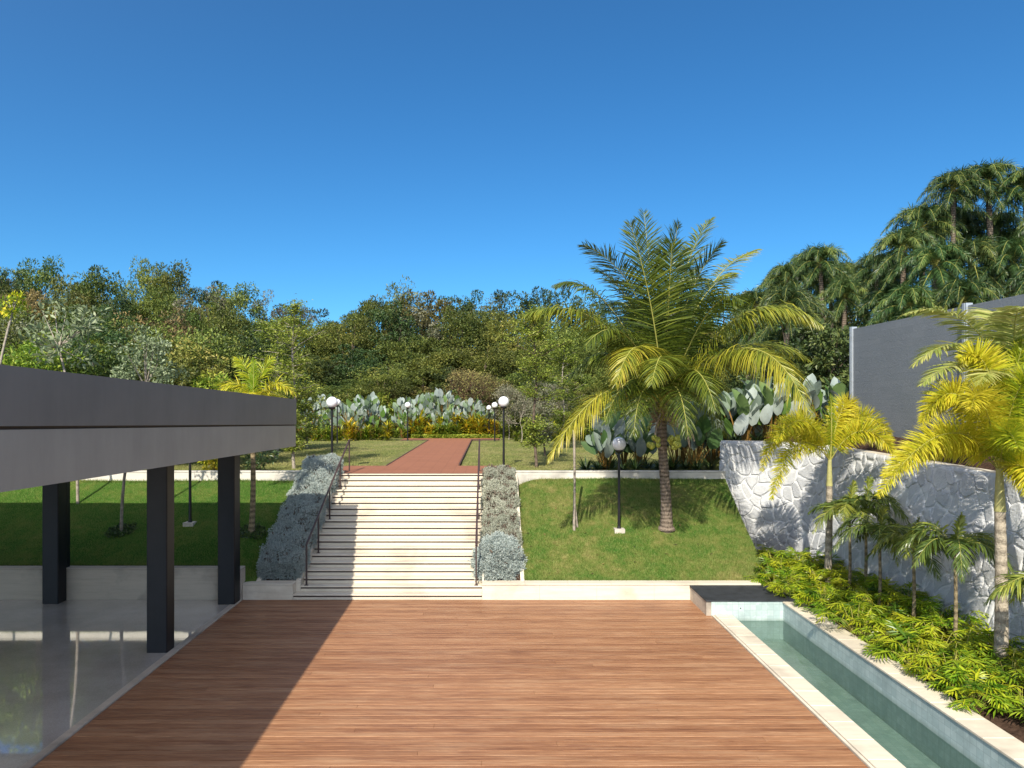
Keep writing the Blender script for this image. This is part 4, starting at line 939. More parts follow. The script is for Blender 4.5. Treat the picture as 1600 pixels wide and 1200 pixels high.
for f in sorted(forest, key=lambda f: f['px']):
    key = (f['row'], f['k']); cnt[key] = cnt.get(key, 0)+1; n = cnt[key]
    lab = '%s %s tree from the left in the wood\'s %s' % (ORD[n-1], kinds[f['k']][1], f['row'])
    loc = ((f['px']-VX)*f['Y']/F, f['Y'], 2.85); rz = random.uniform(0, 6.28)
    mat = None
    if random.random() < .22: mat = random.choice([M['f_green'], M['f_olive'], M['f_dark']]) if f['k'] < 3 else None
    if not used[f['k']]:
        o = PROT[f['k']]; o.location = loc; o.rotation_euler.z = rz; o.scale = f['s']; o['label'] = lab; used[f['k']] = True
    else: copy_tree(PROT[f['k']], loc, rz, f['s'], lab, None)

# undergrowth shrubs before the wood
def shrub_proto(name, R, H, nclump, nleaf, ls, mat, cat='shrub', **k):
    e = empty(name, (0, 0, 0), '', cat); gc = Geo(); C = crown_geo(gc, R, H, nclump, nleaf, ls, H*.95, **k)
    gt = Geo()
    for i in rng.choice(len(C), min(12, len(C)), replace=False):
        c = C[i]; gt.tube(bez([np.array([c[0]*.1, c[1]*.1, -.1]), np.array([c[0]*.4, c[1]*.4, c[2]*.6]), c], np.linspace(0, 1, 6)), np.linspace(.035, .008, 6)*R, 5, cap=False)
    gt.obj('stem', M['bark'], e); gc.obj('foliage', mat, e); return e
SH = [shrub_proto('leafy_shrub', 1.5, 1.4, 42, 85, .17, M['f_olive'], csize=.42), shrub_proto('lime_shrub', 1.4, 1.2, 40, 85, .16, M['f_lime'], csize=.4), shrub_proto('broadleaf_shrub', 1.6, 1.5, 42, 75, .22, M['f_green'], csize=.45)]
shl = ['olive shrub', 'lime green shrub', 'dark broad-leaved shrub']
use2 = [False]*3; cn = {}
lst = []
x = -60
while x < 1330:
    for Yr, dyb in ((50.5 if (x < 460 or x > 800) else 54.5, 0), (47.5 if (x < 460 or x > 800) else 53.4, 1)):
        k = random.choices([0, 1, 2], [4, 4, 2])[0]; lst.append((x+random.uniform(-12, 12)+dyb*14, Yr+random.uniform(-.6, .6), k, random.uniform(.8, 1.35) if dyb == 0 else random.uniform(.55, .9), dyb))
    x += 40
for px, Y, k, sc, row in sorted(lst):
    cn[(k, row)] = cn.get((k, row), 0)+1
    lab = '%s %s from the left in the undergrowth\'s %s' % (ORD[cn[(k, row)]-1], shl[k], 'rear line' if row == 0 else 'front line')
    loc = ((px-VX)*Y/F, Y, 2.9); SH[k]['group'] = 'shrubs at the foot of the wood'
    if not use2[k]: SH[k].location = loc; SH[k].scale = (sc,)*3; SH[k]['label'] = lab; use2[k] = True
    else: copy_tree(SH[k], loc, random.uniform(0, 6), sc, lab)

# twiggy bushes
def twig_tree(name, label, cat, base, H, spread, mat, depth=5, r0=.06, leafm=None, seed=1, leafn=0, ls=.05, nb=3):
    R_ = np.random.default_rng(seed); e = empty(name, tuple(base), label, cat); g = Geo(); tips = []
    def rec(p, d, L, r, dep):
        q = p+d*L*R_.uniform(.8, 1.1); g.tube([p, (p+q)/2+R_.normal(0, L*.05, 3), q], [r, r*.85, r*.65], 4 if dep < 3 else 6, cap=False)
        if dep == 0: tips.append(q); return
        for _ in range(nb if dep > 1 else 3):
            dn = d+R_.normal(0, spread, 3)+np.array([0, 0, .12]); dn /= np.linalg.norm(dn); rec(q, dn, L*.74, r*.62, dep-1)
    rec(np.zeros(3), np.array([0, 0, 1.0]), H*.27, r0, depth)
    g.obj('trunk', mat, e)
    if leafm is not None:
        T = np.array(tips); gl = Geo(); P = np.repeat(T, leafn, 0)+R_.normal(0, .12, (len(T)*leafn, 3)); gl.leaves(P, rnd_dirs(len(P)), rnd_dirs(len(P)), ls, ls*.5, 0, R_.uniform(0, 1, len(P))); gl.obj('crown', leafm, e)
    return e
twig_tree('bare_tree', 'small bare tree standing above the wood skyline left of centre', 'tree', [(458-VX)*60/F, 60, 9.2], 5.6, .34, M['twig_dark'], 6, .10, seed=4)
for i, (px, Y, h, lab) in enumerate(((30, 38, 6.6, 'bare white-branched bush at the left edge above the roof'), (62, 40, 5.6, 'second bare white-branched bush from the left edge, beside the large-leaved tree'), (5, 41, 7.2, 'taller bare white-branched bush cut by the left edge'))):
    twig_tree('bare_bush', lab, 'bush', [(px-VX)*Y/F, Y, 2.9], h, .55, M['twig_white'], 6, .06, seed=10+i, leafm=M['f_grey'], leafn=1, ls=.12)
for i, (px, Y, h, lab) in enumerate(((742, 54.5, 6.4, 'dry reddish-brown twiggy bush right of the path end'), (765, 55, 5.6, 'dry reddish-brown twiggy bush behind the small distant lamp'), (722, 55.5, 6.4, 'dry reddish bush behind the grey-leaved clump'))):
    twig_tree('dry_bush', lab, 'bush', [(px-VX)*Y/F, Y, 2.9], h, .5, M['twig_red'], 6, .05, seed=20+i, leafm=M['f_brown'], leafn=2, ls=.14)
for i, (px, Y, h, lab) in enumerate(((815, 44, 4.2, 'twiggy pinkish-grey bush right of the tall path lamp'), (842, 45, 4.6, 'twiggy grey bush behind the thin young tree right of the path'), (795, 47, 4.4, 'twiggy grey bush just behind the tall path lamp'))):
    twig_tree('twiggy_bush', lab, 'bush', [(px-VX)*Y/F, Y, 2.9], h, .55, M['bark_pale'], 6, .04, seed=30+i, leafm=M['f_grey'], leafn=3, ls=.12)

# layered young trees (tiered)
def tiered_tree(label, base, tiers, mat, seed, tr=.07, tc=M['bark_pale'], ls=.11):
    R_ = np.random.default_rng(seed); base = np.asarray(base, float); e = empty('tiered_tree', tuple(base), label, 'tree', 'young tiered trees on the upper lawn')
    top = tiers[-1][0]; g = Geo(); zz = np.linspace(-.1, top, 16); ctr = np.stack([.06*np.sin(zz*1.7+seed), .06*np.sin(zz*1.3), zz], 1)
    g.tube(ctr, np.linspace(tr, .015, 16), 8); gl = Geo()
    for z, r in tiers:
        nb = int(4+r*2)
        for b in range(nb):
            zb_ = z+R_.uniform(-.28, .28); c0 = np.array([np.interp(zb_, zz, ctr[:, 0]), np.interp(zb_, zz, ctr[:, 1]), zb_])
            a = b*2*math.pi/nb+R_.uniform(-.4, .4); Lr = r*R_.uniform(.5, 1.25); end = c0+np.array([math.cos(a)*Lr, math.sin(a)*Lr, Lr*R_.uniform(.05, .6)])
            cv = bez([c0-[0, 0, .1], (c0+end)/2+[0, 0, .02], end], np.linspace(0, 1, 8)); g.tube(cv, np.linspace(.022, .006, 8), 4, cap=False)
            for sub in range(7):
                k = R_.uniform(.25, 1); s_ = cv[int(k*7)]; q = s_+np.array([R_.normal(0, .28), R_.normal(0, .28), R_.uniform(0, .12)])*r*.55; g.tube([s_, q], [.008, .003], 3, cap=False)
                n = 26; P = s_+(q-s_)*R_.uniform(0, 1.25, n)[:, None]+R_.normal(0, 1, (n, 3))*np.array([.15, .15, .07])+R_.normal(0, .09)*np.array([0, 0, 1])
                D = R_.normal(0, 1, (n, 3))*np.array([1, 1, .35]); gl.leaves(P, D, np.tile([0, -.1, 1.0], (n, 1))+R_.normal(0, .35, (n, 3)), ls*R_.uniform(.7, 1.3, n), ls*.5, 0, np.clip(R_.normal(.5, .25, n), 0, 1))
    g.obj('trunk', tc, e); gl.obj('crown', mat, e); return e
tiered_tree('thin young tree with layered yellow-green leaves just behind the end of the grey roof', [(459-VX)*26.5/F, 26.5, 2.93], [(1.0, .5), (1.9, .9), (2.9, 1.2), (3.8, 1.1), (4.7, 1.1), (5.5, .8), (6.0, .4)], M['f_termin'], 3)
tiered_tree('thin twisted young tree with layered light green leaves right of the tall path lamp', [(836-VX)*26.9/F, 26.9, 2.93], [(1.0, .4), (1.6, .55), (3.0, .9), (3.7, 1.3), (4.4, 1.2), (5.0, 1.0), (5.6, .7), (6.1, .35)], M['f_termin'], 8, .065, M['bark'])
tiered_tree('layered lime-green tree behind the roof, left of the thin young tree', [(432-VX)*31/F, 31, 2.93], [(2.2, 1.3), (3.1, 1.5), (4.1, 1.6), (5.2, 1.2), (6.1, .8)], M['f_termin'], 12, .09, ls=.13)
tiered_tree('low spreading lime tree behind the globe lamp at the top left of the steps', [(478-VX)*38/F, 38, 2.93], [(.8, 1.0), (1.5, 1.3), (2.3, 1.1), (3.0, .7)], M['f_termin'], 14, .07, ls=.14)
tiered_tree('layered light green tree behind the left fronds of the coconut palm', [(880-VX)*38/F, 38, 2.93], [(1.0, 1.0), (1.8, 1.3), (2.8, 1.5), (3.8, 1.4), (4.8, 1.1), (5.6, .7)], M['f_termin'], 17, .08, ls=.14)
tiered_tree('bare lower small tree with few leaves left of the far lamp by the bushes', [(850-VX)*33/F, 33, 2.93], [(.9, .5), (1.5, .7), (2.2, .7), (2.9, .4)], M['f_grey'], 21, .05, M['bark'])

# left lawn young trees
def young_tree(name, label, base, crown_c, R, H, nclump, nleaf, ls, mat, tr=.05, bark=M['bark_pale']):
    base = np.asarray(base, float); e = empty(name, tuple(base), label, 'tree'); gc = Geo(); C = crown_geo(gc, R, H, nclump, nleaf, ls, 0.0, csize=R*.3, lump=.3)
    d = np.asarray(crown_c)-base; o = gc.obj('crown', mat, e); o.location = tuple(d)
    g = Geo(); p1 = d-[0, 0, H*.6]; g.tube(bez([np.array([0, 0, -.1]), np.array([0, 0, d[2]*.5]), p1], np.linspace(0, 1, 10)), np.linspace(tr, tr*.7, 10), 8)
    for i in rng.choice(len(C), min(14, len(C)), replace=False): g.tube(bez([p1, (p1+C[i]+d)/2, C[i]+d], np.linspace(0, 1, 6)), np.linspace(tr*.6, .008, 6), 5, cap=False)
    g.obj('trunk', bark, e); return e
young_tree('young_tree', 'young tree with silvery green leaves behind the grey roof', [-11.4, 21.1, zl(-11.4, 21.1)], at(228, 575, 21.6), 1.0, 1.05, 34, 85, .12, M['f_pale'])
young_tree('young_tree', 'open tree with large pale yellowish leaves behind the left part of the roof', [-13.8, 22.85, zl(-13.8, 22.85)], at(92, 512, 23.5), 1.25, 1.2, 22, 26, .26, M['f_pale'])
young_tree('young_tree', 'small tree tip with bright yellow leaves at the left edge', [-17.3, 23.5, zl(-17.3, 23.5)], at(20, 478, 24), .5, .35, 9, 22, .2, M['f_yel'])
young_tree('laurel_tree', 'dark glossy green rounded tree behind the roof', [(150-VX)*28/F, 28, 2.93], at(152, 560, 28), 1.5, 1.4, 40, 90, .16, M['f_dark'])
young_tree('broadleaf_tree', 'mid green rounded tree rising behind the middle of the grey roof', [(300-VX)*30/F, 30, 2.93], at(300, 590, 30), 1.7, 1.5, 44, 80, .17, M['f_olive'])
young_tree('broadleaf_tree', 'brownish green rounded tree at the far left behind the roof', [(50-VX)*31/F, 31, 2.93], at(52, 590, 31), 1.8, 1.3, 40, 80, .17, M['f_lime'])
young_tree('broadleaf_tree', 'fine-leaved green tree between silvery tree and yellow palm', [(262-VX)*33/F, 33, 2.93], at(258, 560, 33), 1.6, 1.6, 44, 90, .16, M['f_green'])
young_tree('broadleaf_tree', 'pale green fine-leaved tree behind the yellow palm', [(352-VX)*36/F, 36, 2.93], at(352, 580, 36), 1.9, 1.7, 48, 90, .16, M['f_olive'])
young_tree('dark_tree', 'dark broad-leaved tree beside the end post of the grey barrier', [(1295-VX)*31/F, 31, 3.4], at(1298, 560, 31), 1.5, 1.4, 46, 60, .28, M['f_dark'], bark=M['bark'])
young_tree('dark_tree', 'dark leafy tree low behind the right end of the paddle-leaved row', [(1240-VX)*33/F, 33, 3.2], at(1236, 560, 33), 1.7, 1.8, 46, 80, .22, M['f_dark'], bark=M['bark'])
for i, (px, Y, ytop, r_, mt, lab) in enumerate(((60, 26.2, 545, 1.9, 'f_lime', 'lime green low tree just above the left part of the roof'), (-40, 26.5, 535, 2.0, 'f_green', 'green low tree just outside the left edge'), (148, 26.8, 560, 1.8, 'f_green', 'green low tree just above the roof before the laurel'), (-135, 26.0, 530, 2.0, 'f_olive', 'olive low tree outside the left edge'),
      (255, 27.0, 572, 1.7, 'f_olive', 'olive low tree just above the middle of the roof'), (330, 27.5, 585, 1.4, 'f_lime', 'lime green low tree left of the yellow palm above the roof'), (-235, 26.5, 520, 2.0, 'f_dark', 'dark low tree outside the left edge'),
      (-60, 29, 500, 2.3, 'f_olive', 'olive rounded tree cut by the left edge just above the roof'), (-170, 28, 480, 2.4, 'f_green', 'green tree just outside the left edge beyond the roof'), (120, 31, 515, 2.2, 'f_lime', 'lime green rounded tree behind the large-leaved tree'),
      (195, 33, 505, 2.3, 'f_green', 'rounded green tree behind the silvery tree'), (325, 33, 520, 2.3, 'f_olive', 'olive rounded tree behind the left fronds of the yellow palm'), (395, 35, 530, 2.2, 'f_dark', 'dark green tree directly behind the yellow palm'), (15, 33, 520, 2.3, 'f_grey', 'grey-green tree behind the bare white bushes'), (262, 36, 500, 2.4, 'f_brown', 'brownish tree above the middle of the roof'))):
    zt = CH-(ytop-VY)*Y/F; H_ = (zt-4.2)/2
    young_tree('rounded_tree', lab, [(px-VX)*Y/F, Y, 2.93], [(px-VX)*Y/F, Y, zt-H_], r_, H_, 95, 95, .17, M[mt], .09, M['bark'])
# dark small plant on upper lawn behind roof end
e = shrub_proto('dark_shrub', .55, .5, 16, 40, .14, M['f_darkplant'], csize=.25); e.location = ((404-VX)*25.4/F, 25.4, 2.95); e['label'] = 'small dark shrub at the kerb behind the last black column'
e = shrub_proto('yellow_shrub', .7, .45, 18, 45, .16, M['f_yel'], csize=.25); e.location = ((340-VX)*26/F, 26, 2.95); e['label'] = 'small yellow shrub on the upper lawn seen just under the roof edge'

# ------------------------------------------------------------------ queen palms
def queen_proto(seed):
    e = empty('queen_palm', (0, 0, 0), '', 'palm tree', 'tall dark queen palms at the right'); R_ = np.random.default_rng(seed); H = 10.0
    g = Geo(); zz = np.linspace(-.4, H, 24); g.tube(np.stack([.15*np.sin(zz*.3+seed), .1*np.sin(zz*.4), zz], 1), np.interp(zz, [0, 1, H], [.26, .19, .15]), 10); g.obj('trunk', M['coco_trunk'], e)
    g = Geo(); top = np.array([.15*math.sin(H*.3+seed), .1*math.sin(H*.4), H])
    for k in range(30):
        a = k*2.399+R_.uniform(-.2, .2); el = np.interp(k, [0, 29], [1.45, -.85])+R_.uniform(-.15, .15); Ln = R_.uniform(2.6, 3.3)
        d = np.array([math.cos(a), math.sin(a), 0]); p1 = top+d*Ln*.42*math.cos(el)+[0, 0, Ln*.62*math.sin(el)+.45]; p2 = top+d*Ln*(.50+.30*math.cos(el))+[0, 0, Ln*(.52*math.sin(el)-.42)]
        frond([top, p1, p2], 84, .66, .046, .65, .6, (.0, .55) if R_.random() < .75 else (.35, .95), .03, .14, 66, 30, 2, None, .15, .1, geo=g)
    g.obj('crown', [M['f_syag'], M['rachis']], e); return e
Q = [queen_proto(1), queen_proto(2), queen_proto(3)]
qp = [(1178, 468, 44), (1228, 428, 42), (1285, 402, 41), (1252, 480, 38), (1318, 455, 38), (1372, 412, 40), (1392, 470, 36), (1438, 345, 37), (1492, 286, 36), (1548, 276, 36), (1605, 282, 35), (1462, 405, 33), (1520, 400, 33), (1585, 400, 32), (1335, 530, 36), (1205, 530, 40), (1655, 340, 33), (1270, 545, 36), (1425, 470, 32), (1640, 430, 30), (1500, 460, 31), (1560, 350, 38), (1230, 470, 36), (1300, 430, 43), (1410, 380, 35), (1470, 340, 40), (1515, 345, 39), (1350, 440, 44), (1600, 370, 37), (1395, 430, 42), (1213, 448, 46), (1262, 412, 46), (1312, 428, 46), (1170, 505, 45)]
for i, (px, py, Y) in enumerate(sorted(qp)):
    lab = 'tall dark feathery palm, %s crown from the left behind the barrier' % ORD[i]
    zb = 3.6; zt = CH-(py-VY)*Y/F-.4; loc = ((px-VX)*Y/F, Y, zb); hs = (zt-zb)/10.0
    sc = random.uniform(.72, .90) if py < 480 else .72
    src = Q[i % 3]; o = src if i < 3 else copy_tree(src, loc)
    o.location = loc; o.rotation_euler.z = random.uniform(0, 6.28); o['label'] = lab
    o.scale = (sc, sc, sc)
    for c in o.children:      # same crown, trunk as long as this palm is tall
        if c.name.startswith('trunk'): c.scale = (1, 1, hs/sc)
        else: c.location = (0, 0, 10*hs/sc-10)
# dark trees filling the base of the palm cluster
for i, (px, py, Y, r_) in enumerate(((1200, 560, 46, 2.6), (1270, 540, 45, 2.8), (1340, 540, 44, 2.8), (1410, 520, 43, 3.0), (1480, 500, 42, 3.0), (1550, 480, 42, 3.0), (1620, 470, 41, 3.2))):
    o = copy_tree(PROT[2], ((px-VX)*Y/F, Y, 3.0), i, (r_/3.2, r_/3.2, (CH-(py-40-VY)*Y/F-3)/10.4), 'dark dense tree at the foot of the tall palms, %s from the left' % ORD[i]); o['group'] = 'dark trees under the tall palms'

# ------------------------------------------------------------------ paddle-leaved plants (grey leaves on long stalks)
def paddle_proto(seed, H=3.4, n=34, spread=1.0, ll=.80, mat=None, lo=.35):
    R_ = np.random.default_rng(seed); e = empty('paddle_plant', (0, 0, 0), '', 'plant', 'grey paddle-leaved clumps'); gs = Geo(); gl = Geo()
    for k in range(n):
        a = R_.uniform(0, 2*math.pi); rr = R_.uniform(.1, 1)**.6*spread; h = H*R_.uniform(lo, 1)*(1-.18*(rr/spread)**2); b = np.array([math.cos(a)*.25*rr, math.sin(a)*.25*rr, -.05])
        tip = np.array([math.cos(a)*rr*.75, math.sin(a)*rr*.75, h*.78]); mid = np.array([math.cos(a)*rr*.35, math.sin(a)*rr*.35, h*.45])
        gs.tube(bez([b, mid, tip], np.linspace(0, 1, 8)), np.linspace(.022, .011, 8), 5, cap=False)
        L = ll*R_.uniform(.75, 1.15); Wd = L*R_.uniform(.50, .66); d = np.array([math.cos(a)*.35, math.sin(a)*.35, 1.0])+R_.normal(0, .25, 3); d /= np.linalg.norm(d)
        nn = np.array([R_.normal(0, .9), -1.0+R_.normal(0, .9), .35+R_.normal(0, .35)]); sd = np.cross(d, nn); sd /= np.linalg.norm(sd); nn = np.cross(sd, d)
        s = np.linspace(0, 1, 9); prof = np.sin(np.clip(s, 0, 1)**.85*math.pi)**.62; prof[-1] = 0; prof[0] = .03
        bend = -(s**2)*L*R_.uniform(-.05, .30); c = tip+d*(s*L)[:, None]+nn*bend[:, None]
        Vl = []; wob = R_.uniform(.05, .14)
        for j, u in enumerate((-1, -.5, 0, .5, 1)): Vl.append(c+sd*(u*prof*Wd*.5)[:, None]+nn*((abs(u)*wob*Wd*prof)+.012*np.sin(s*14+u*3))[:, None])
        V = np.stack(Vl, 1); i = np.arange(8)[:, None]*5; j = np.arange(4)[None]
        tn = R_.uniform(.35, 1.0) if R_.random() < .66 else R_.uniform(0, .3)
        gl.add(V.reshape(-1, 3), np.stack([i+j, i+j+1, i+5+j+1, i+5+j], -1).reshape(-1, 4), 0, tn, True)
    gs.obj('stalk', M['calstem'], e); gl.obj('foliage', mat or M['f_cal'], e); return e
CP = [paddle_proto(1, 3.6, 78, 1.15, .66, None, .28), paddle_proto(2, 3.2, 66, 1.3, .62, None, .28), paddle_proto(3, 3.9, 74, 1.0, .66, None, .28)]
back = [(478, 49.5, .95), (508, 50.5, 1.0), (546, 48.4, .98), (570, 49, 1.06), (588, 48.5, .9), (632, 50.5, .92), (648, 51.5, 1.22), (676, 51, 1.12), (695, 50.8, 1.15), (711, 51.6, 1.05), (742, 50.6, .92), (758, 50.2, .72), (493, 47.5, .8), (560, 47.6, .78), (664, 50.3, .8), (527, 49.5, .85), (688, 49.9, .75), (706, 50.0, .7), (640, 49.8, .7)]
for i, (px, Y, sc) in enumerate(sorted(back)):
    lab = 'distant clump of grey paddle leaves behind the lawn, %s from the left' % ORD[i]
    loc = ((px-VX)*Y/F, Y, 2.9)
    if i < 3: o = CP[i]; o.location = loc; o.scale = (sc,)*3; o['label'] = lab
    else: copy_tree(CP[i % 3], loc, random.uniform(-.6, .6), sc, lab)
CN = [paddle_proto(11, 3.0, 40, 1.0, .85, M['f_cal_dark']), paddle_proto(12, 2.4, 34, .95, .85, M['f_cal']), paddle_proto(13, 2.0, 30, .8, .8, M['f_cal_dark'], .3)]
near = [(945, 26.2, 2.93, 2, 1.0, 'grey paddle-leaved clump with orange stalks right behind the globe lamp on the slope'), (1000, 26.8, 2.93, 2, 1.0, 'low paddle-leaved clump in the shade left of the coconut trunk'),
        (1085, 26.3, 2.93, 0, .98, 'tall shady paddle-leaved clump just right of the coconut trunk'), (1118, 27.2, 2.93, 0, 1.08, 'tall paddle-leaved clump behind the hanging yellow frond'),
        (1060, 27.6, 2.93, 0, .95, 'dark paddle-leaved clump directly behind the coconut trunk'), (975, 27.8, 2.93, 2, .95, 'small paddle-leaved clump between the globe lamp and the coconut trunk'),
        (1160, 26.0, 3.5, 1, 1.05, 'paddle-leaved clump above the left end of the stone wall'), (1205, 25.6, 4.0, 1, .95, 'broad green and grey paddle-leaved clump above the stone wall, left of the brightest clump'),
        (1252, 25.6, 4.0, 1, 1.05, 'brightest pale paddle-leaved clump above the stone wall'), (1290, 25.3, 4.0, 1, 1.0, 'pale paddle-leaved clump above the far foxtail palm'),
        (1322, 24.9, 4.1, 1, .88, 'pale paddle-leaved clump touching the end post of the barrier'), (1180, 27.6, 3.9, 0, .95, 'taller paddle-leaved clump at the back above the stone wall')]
un = [False]*3
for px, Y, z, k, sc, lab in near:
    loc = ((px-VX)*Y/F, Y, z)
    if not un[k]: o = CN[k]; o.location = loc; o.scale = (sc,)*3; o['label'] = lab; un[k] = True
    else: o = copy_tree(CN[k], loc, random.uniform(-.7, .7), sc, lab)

# strap-leaf plants
def strap_proto(name, n, L, w, mat, cat='plant', up=.8, group=None, seed=0, arch=.7, tall=0.0):
    R_ = np.random.default_rng(seed); e = empty(name, (0, 0, 0), '', cat, group); gl = Geo()
    a = R_.uniform(0, 2*math.pi, n); el = R_.uniform(.15, 1.35, n)*up; z0 = R_.uniform(0, tall, n) if tall else np.zeros(n)
    b = np.stack([np.cos(a)*.04*(1+z0), np.sin(a)*.04*(1+z0), z0], 1); D = np.stack([np.cos(a)*np.cos(el), np.sin(a)*np.cos(el), np.sin(el)], 1); Ls = L*R_.uniform(.6, 1.1, n)
    Sd = np.stack([-np.sin(a), np.cos(a), 0*a], 1); rows_ = []; cur = b.copy(); d = D.copy()
    for i, ww in enumerate((.35, 1, .9, .5)):
        rows_ += [cur-Sd*w*ww*.5, cur+Sd*w*ww*.5]; cur = cur+d*(Ls/4)[:, None]; d = d+np.array([0, 0, -1.0])*arch*.3; d /= np.linalg.norm(d, axis=1)[:, None]
    rows_.append(cur); V = np.stack(rows_, 1); q = np.arange(n)[:, None]*9; tn = np.repeat(R_.uniform(0, 1, n), 9)
    base = gl.n; gl.add(V.reshape(-1, 3), np.concatenate([q+[2*i, 2*i+1, 2*i+3, 2*i+2] for i in range(3)]), 0, tn); gl.Fc.append((q+[6, 7, 8]+base, 0, False))
    if tall: g = Geo(); g.tube([(0, 0, -.1), (0, 0, tall)], .02, 6); g.obj('stem', M['bark'], e)
    gl.obj('foliage', mat, e); return e
ys_ = strap_proto('yellow_leaf_plant', 130, .55, .085, M['f_yel'], group='yellow plants before the paddle leaves', seed=2, tall=.9)
ls_ = strap_proto('lime_leaf_plant', 130, .55, .07, M['f_lime'], group='lime plants at the back of the lawn', seed=3, tall=.6)
ly = []
for px in np.arange(470, 800, 9.0): ly.append((px+random.uniform(-4, 4), random.uniform(45.6, 46.9) if px < 610 else random.uniform(49.1, 49.8), random.random() < (.55 if 640 < px < 770 else .28), random.uniform(.8, 1.4)))
for px in (655, 690, 715, 740, 752, 668, 728): ly.append((px, 49.9, True, random.uniform(1.3, 1.8)))
for px in np.arange(806, 930, 12.0): ly.append((px+random.uniform(-4, 4), random.uniform(44.5, 46), random.random() < .3, random.uniform(.8, 1.4)))
cy = cl = 0; fy = fl = True
for px, Y, yel, sc in sorted(ly):
    loc = ((px-VX)*Y/F, Y, 2.92)
    if yel: cy += 1; lab = 'yellow leafy plant at the back of the upper lawn, %s yellow one from left' % ORD[cy-1]
    else: cl += 1; lab = 'lime leafy plant at the back of the upper lawn, %s lime one from left' % ORD[cl-1]
    src = ys_ if yel else ls_
    if (yel and fy) or (not yel and fl):
        src.location = loc; src.scale = (sc,)*3; src['label'] = lab
        if yel: fy = False
        else: fl = False
    else: copy_tree(src, loc, random.uniform(0, 6), sc, lab)
# low pale ground cover in front of that row
n = 9000; X = rng.uniform(-5.6, .8, n); Y = 48.75+rng.uniform(0, .5, n); g = Geo(); P = np.stack([X, Y, 2.93+rng.uniform(0, .25, n)], 1); g.leaves(P, rnd_dirs(n)*[1, 1, .5]+[0, 0, .3], rnd_dirs(n)*.5+[0, -.3, .8], .12, .07, 0, rng.uniform(.3, 1, n))
tag(g.obj('ground_cover', M['f_lime']), 'low pale leafy ground cover along the end of the red path', 'ground cover', kind='stuff')
dk = strap_proto('dark_leaf_plant', 80, .75, .06, M['f_darkplant'], group='dark strappy plants behind the kerb', seed=5, up=.9)
for i, px in enumerate(np.linspace(915, 1128, 12)):
    Y = 25.6+(i % 3)*.35; loc = ((px-VX)*Y/F, Y, 2.93); lab = 'dark strap-leaved plant behind the pale kerb, %s from the left' % ORD[i]; sc = .8+.3*((i*7) % 5)/5
    if i == 0: dk.location = loc; dk['label'] = lab
    else: copy_tree(dk, loc, i*1.3, sc, lab)
for i, (px, Y) in enumerate(((1150, 24.9), (1185, 24.75), (1225, 24.6), (1270, 24.3), (1310, 23.6))):
    o = copy_tree(dk, ((px-VX)*Y/F, Y+.15, 4.02), i, .8, 'dark strap-leaved plant on top of the stone wall bank, %s from the left' % ORD[i]); o['group'] = 'dark strappy plants above the stone wall'

# ------------------------------------------------------------------ philodendrons
def phil_proto(seed, n=34, hh=.72):
    R_ = np.random.default_rng(seed); e = empty('philodendron', (0, 0, 0), '', 'plant', 'philodendrons in the planting bed'); gl = Geo(); gs = Geo()
    for k in range(n):
        a = R_.uniform(0, 2*math.pi); el = R_.uniform(.55, 1.5); Lp = hh*R_.uniform(.65, 1.1); d = np.array([math.cos(a)*math.cos(el), math.sin(a)*math.cos(el), math.sin(el)])
        b = np.array([math.cos(a)*.04, math.sin(a)*.04, 0]); tip = b+d*Lp+np.array([0, 0, -.06]); cv = bez([b, b+d*Lp*.6+[0, 0, .05], tip], np.linspace(0, 1, 5)); gs.tube(cv, [.009, .008, .007, .006, .005], 4, cap=False)
        out = np.array([math.cos(a), math.sin(a), -.35+1.1*math.sin(el)*R_.uniform(.1, 1)]); out /= np.linalg.norm(out); sd = np.cross(out, [0, 0, 1.0]); sd /= np.linalg.norm(sd)+1e-6; up = np.cross(sd, out)
        LL = .34*R_.uniform(.75, 1.2); m = 7; tn = R_.uniform(0, .85)
        P = []; D = []; Ln = []
        for j in range(m):
            s_ = j/(m-1); c = tip+out*LL*(s_*.75)-np.array([0, 0, 1])*s_*s_*.05; lg = LL*.70*math.sin(math.pi*(.22+.62*s_))*R_.uniform(.85, 1.15)
            for sg in (-1, 1):
                an = math.radians(np.interp(s_, [0, 1], [100, 28])); P.append(c); D.append(out*math.cos(an)+sd*sg*math.sin(an)+np.array([0, 0, R_.uniform(-.6, .15)])); Ln.append(lg)
        P.append(tip+out*LL*.7); D.append(out+np.array([0, 0, -.2])); Ln.append(LL*.42)
        gl.leaves(np.array(P), np.array(D), np.tile(up, (len(P), 1)), np.array(Ln), LL*.105, 0, np.clip(tn+R_.normal(0, .12, len(P)), 0, 1), .1)
        gl.leaves(tip[None], out[None], up[None], LL*.95, LL*.22, 0, tn, .1)
    gs.obj('stalk', M['rachis'], e); gl.obj('foliage', M['f_phil'], e); return e
PH = [phil_proto(1, 26, .62), phil_proto(2, 24, .72), phil_proto(3, 28, .55)]
pl_ = []
for Y in np.arange(10.2, 19.6, .80):
    for X in (8.50, 9.35):
        if Y < 11.8 and X < 8.6: continue
        if Y < 11 and X < 9.5: continue
        pl_.append((X+random.uniform(-.16, .16), Y+random.uniform(-.22, .22)))
pl_ += [(8.25, 16.9), (8.22, 15.3), (8.24, 13.9), (8.2, 12.6), (8.26, 11.7), (8.9, 10.4), (7.95, 19.1), (8.05, 19.7), (8.5, 19.9), (8.1, 18.4), (8.55, 20.6), (9.2, 20.2), (8.6, 21.3), (9.5, 21.0), (7.95, 18.0)]
wfoot = lambda y: float(np.interp(y, [3, 13, 16, 19, 21, 22.6], [10.65, 10.65, 10.6, 10.5, 10.38, 10.2]))
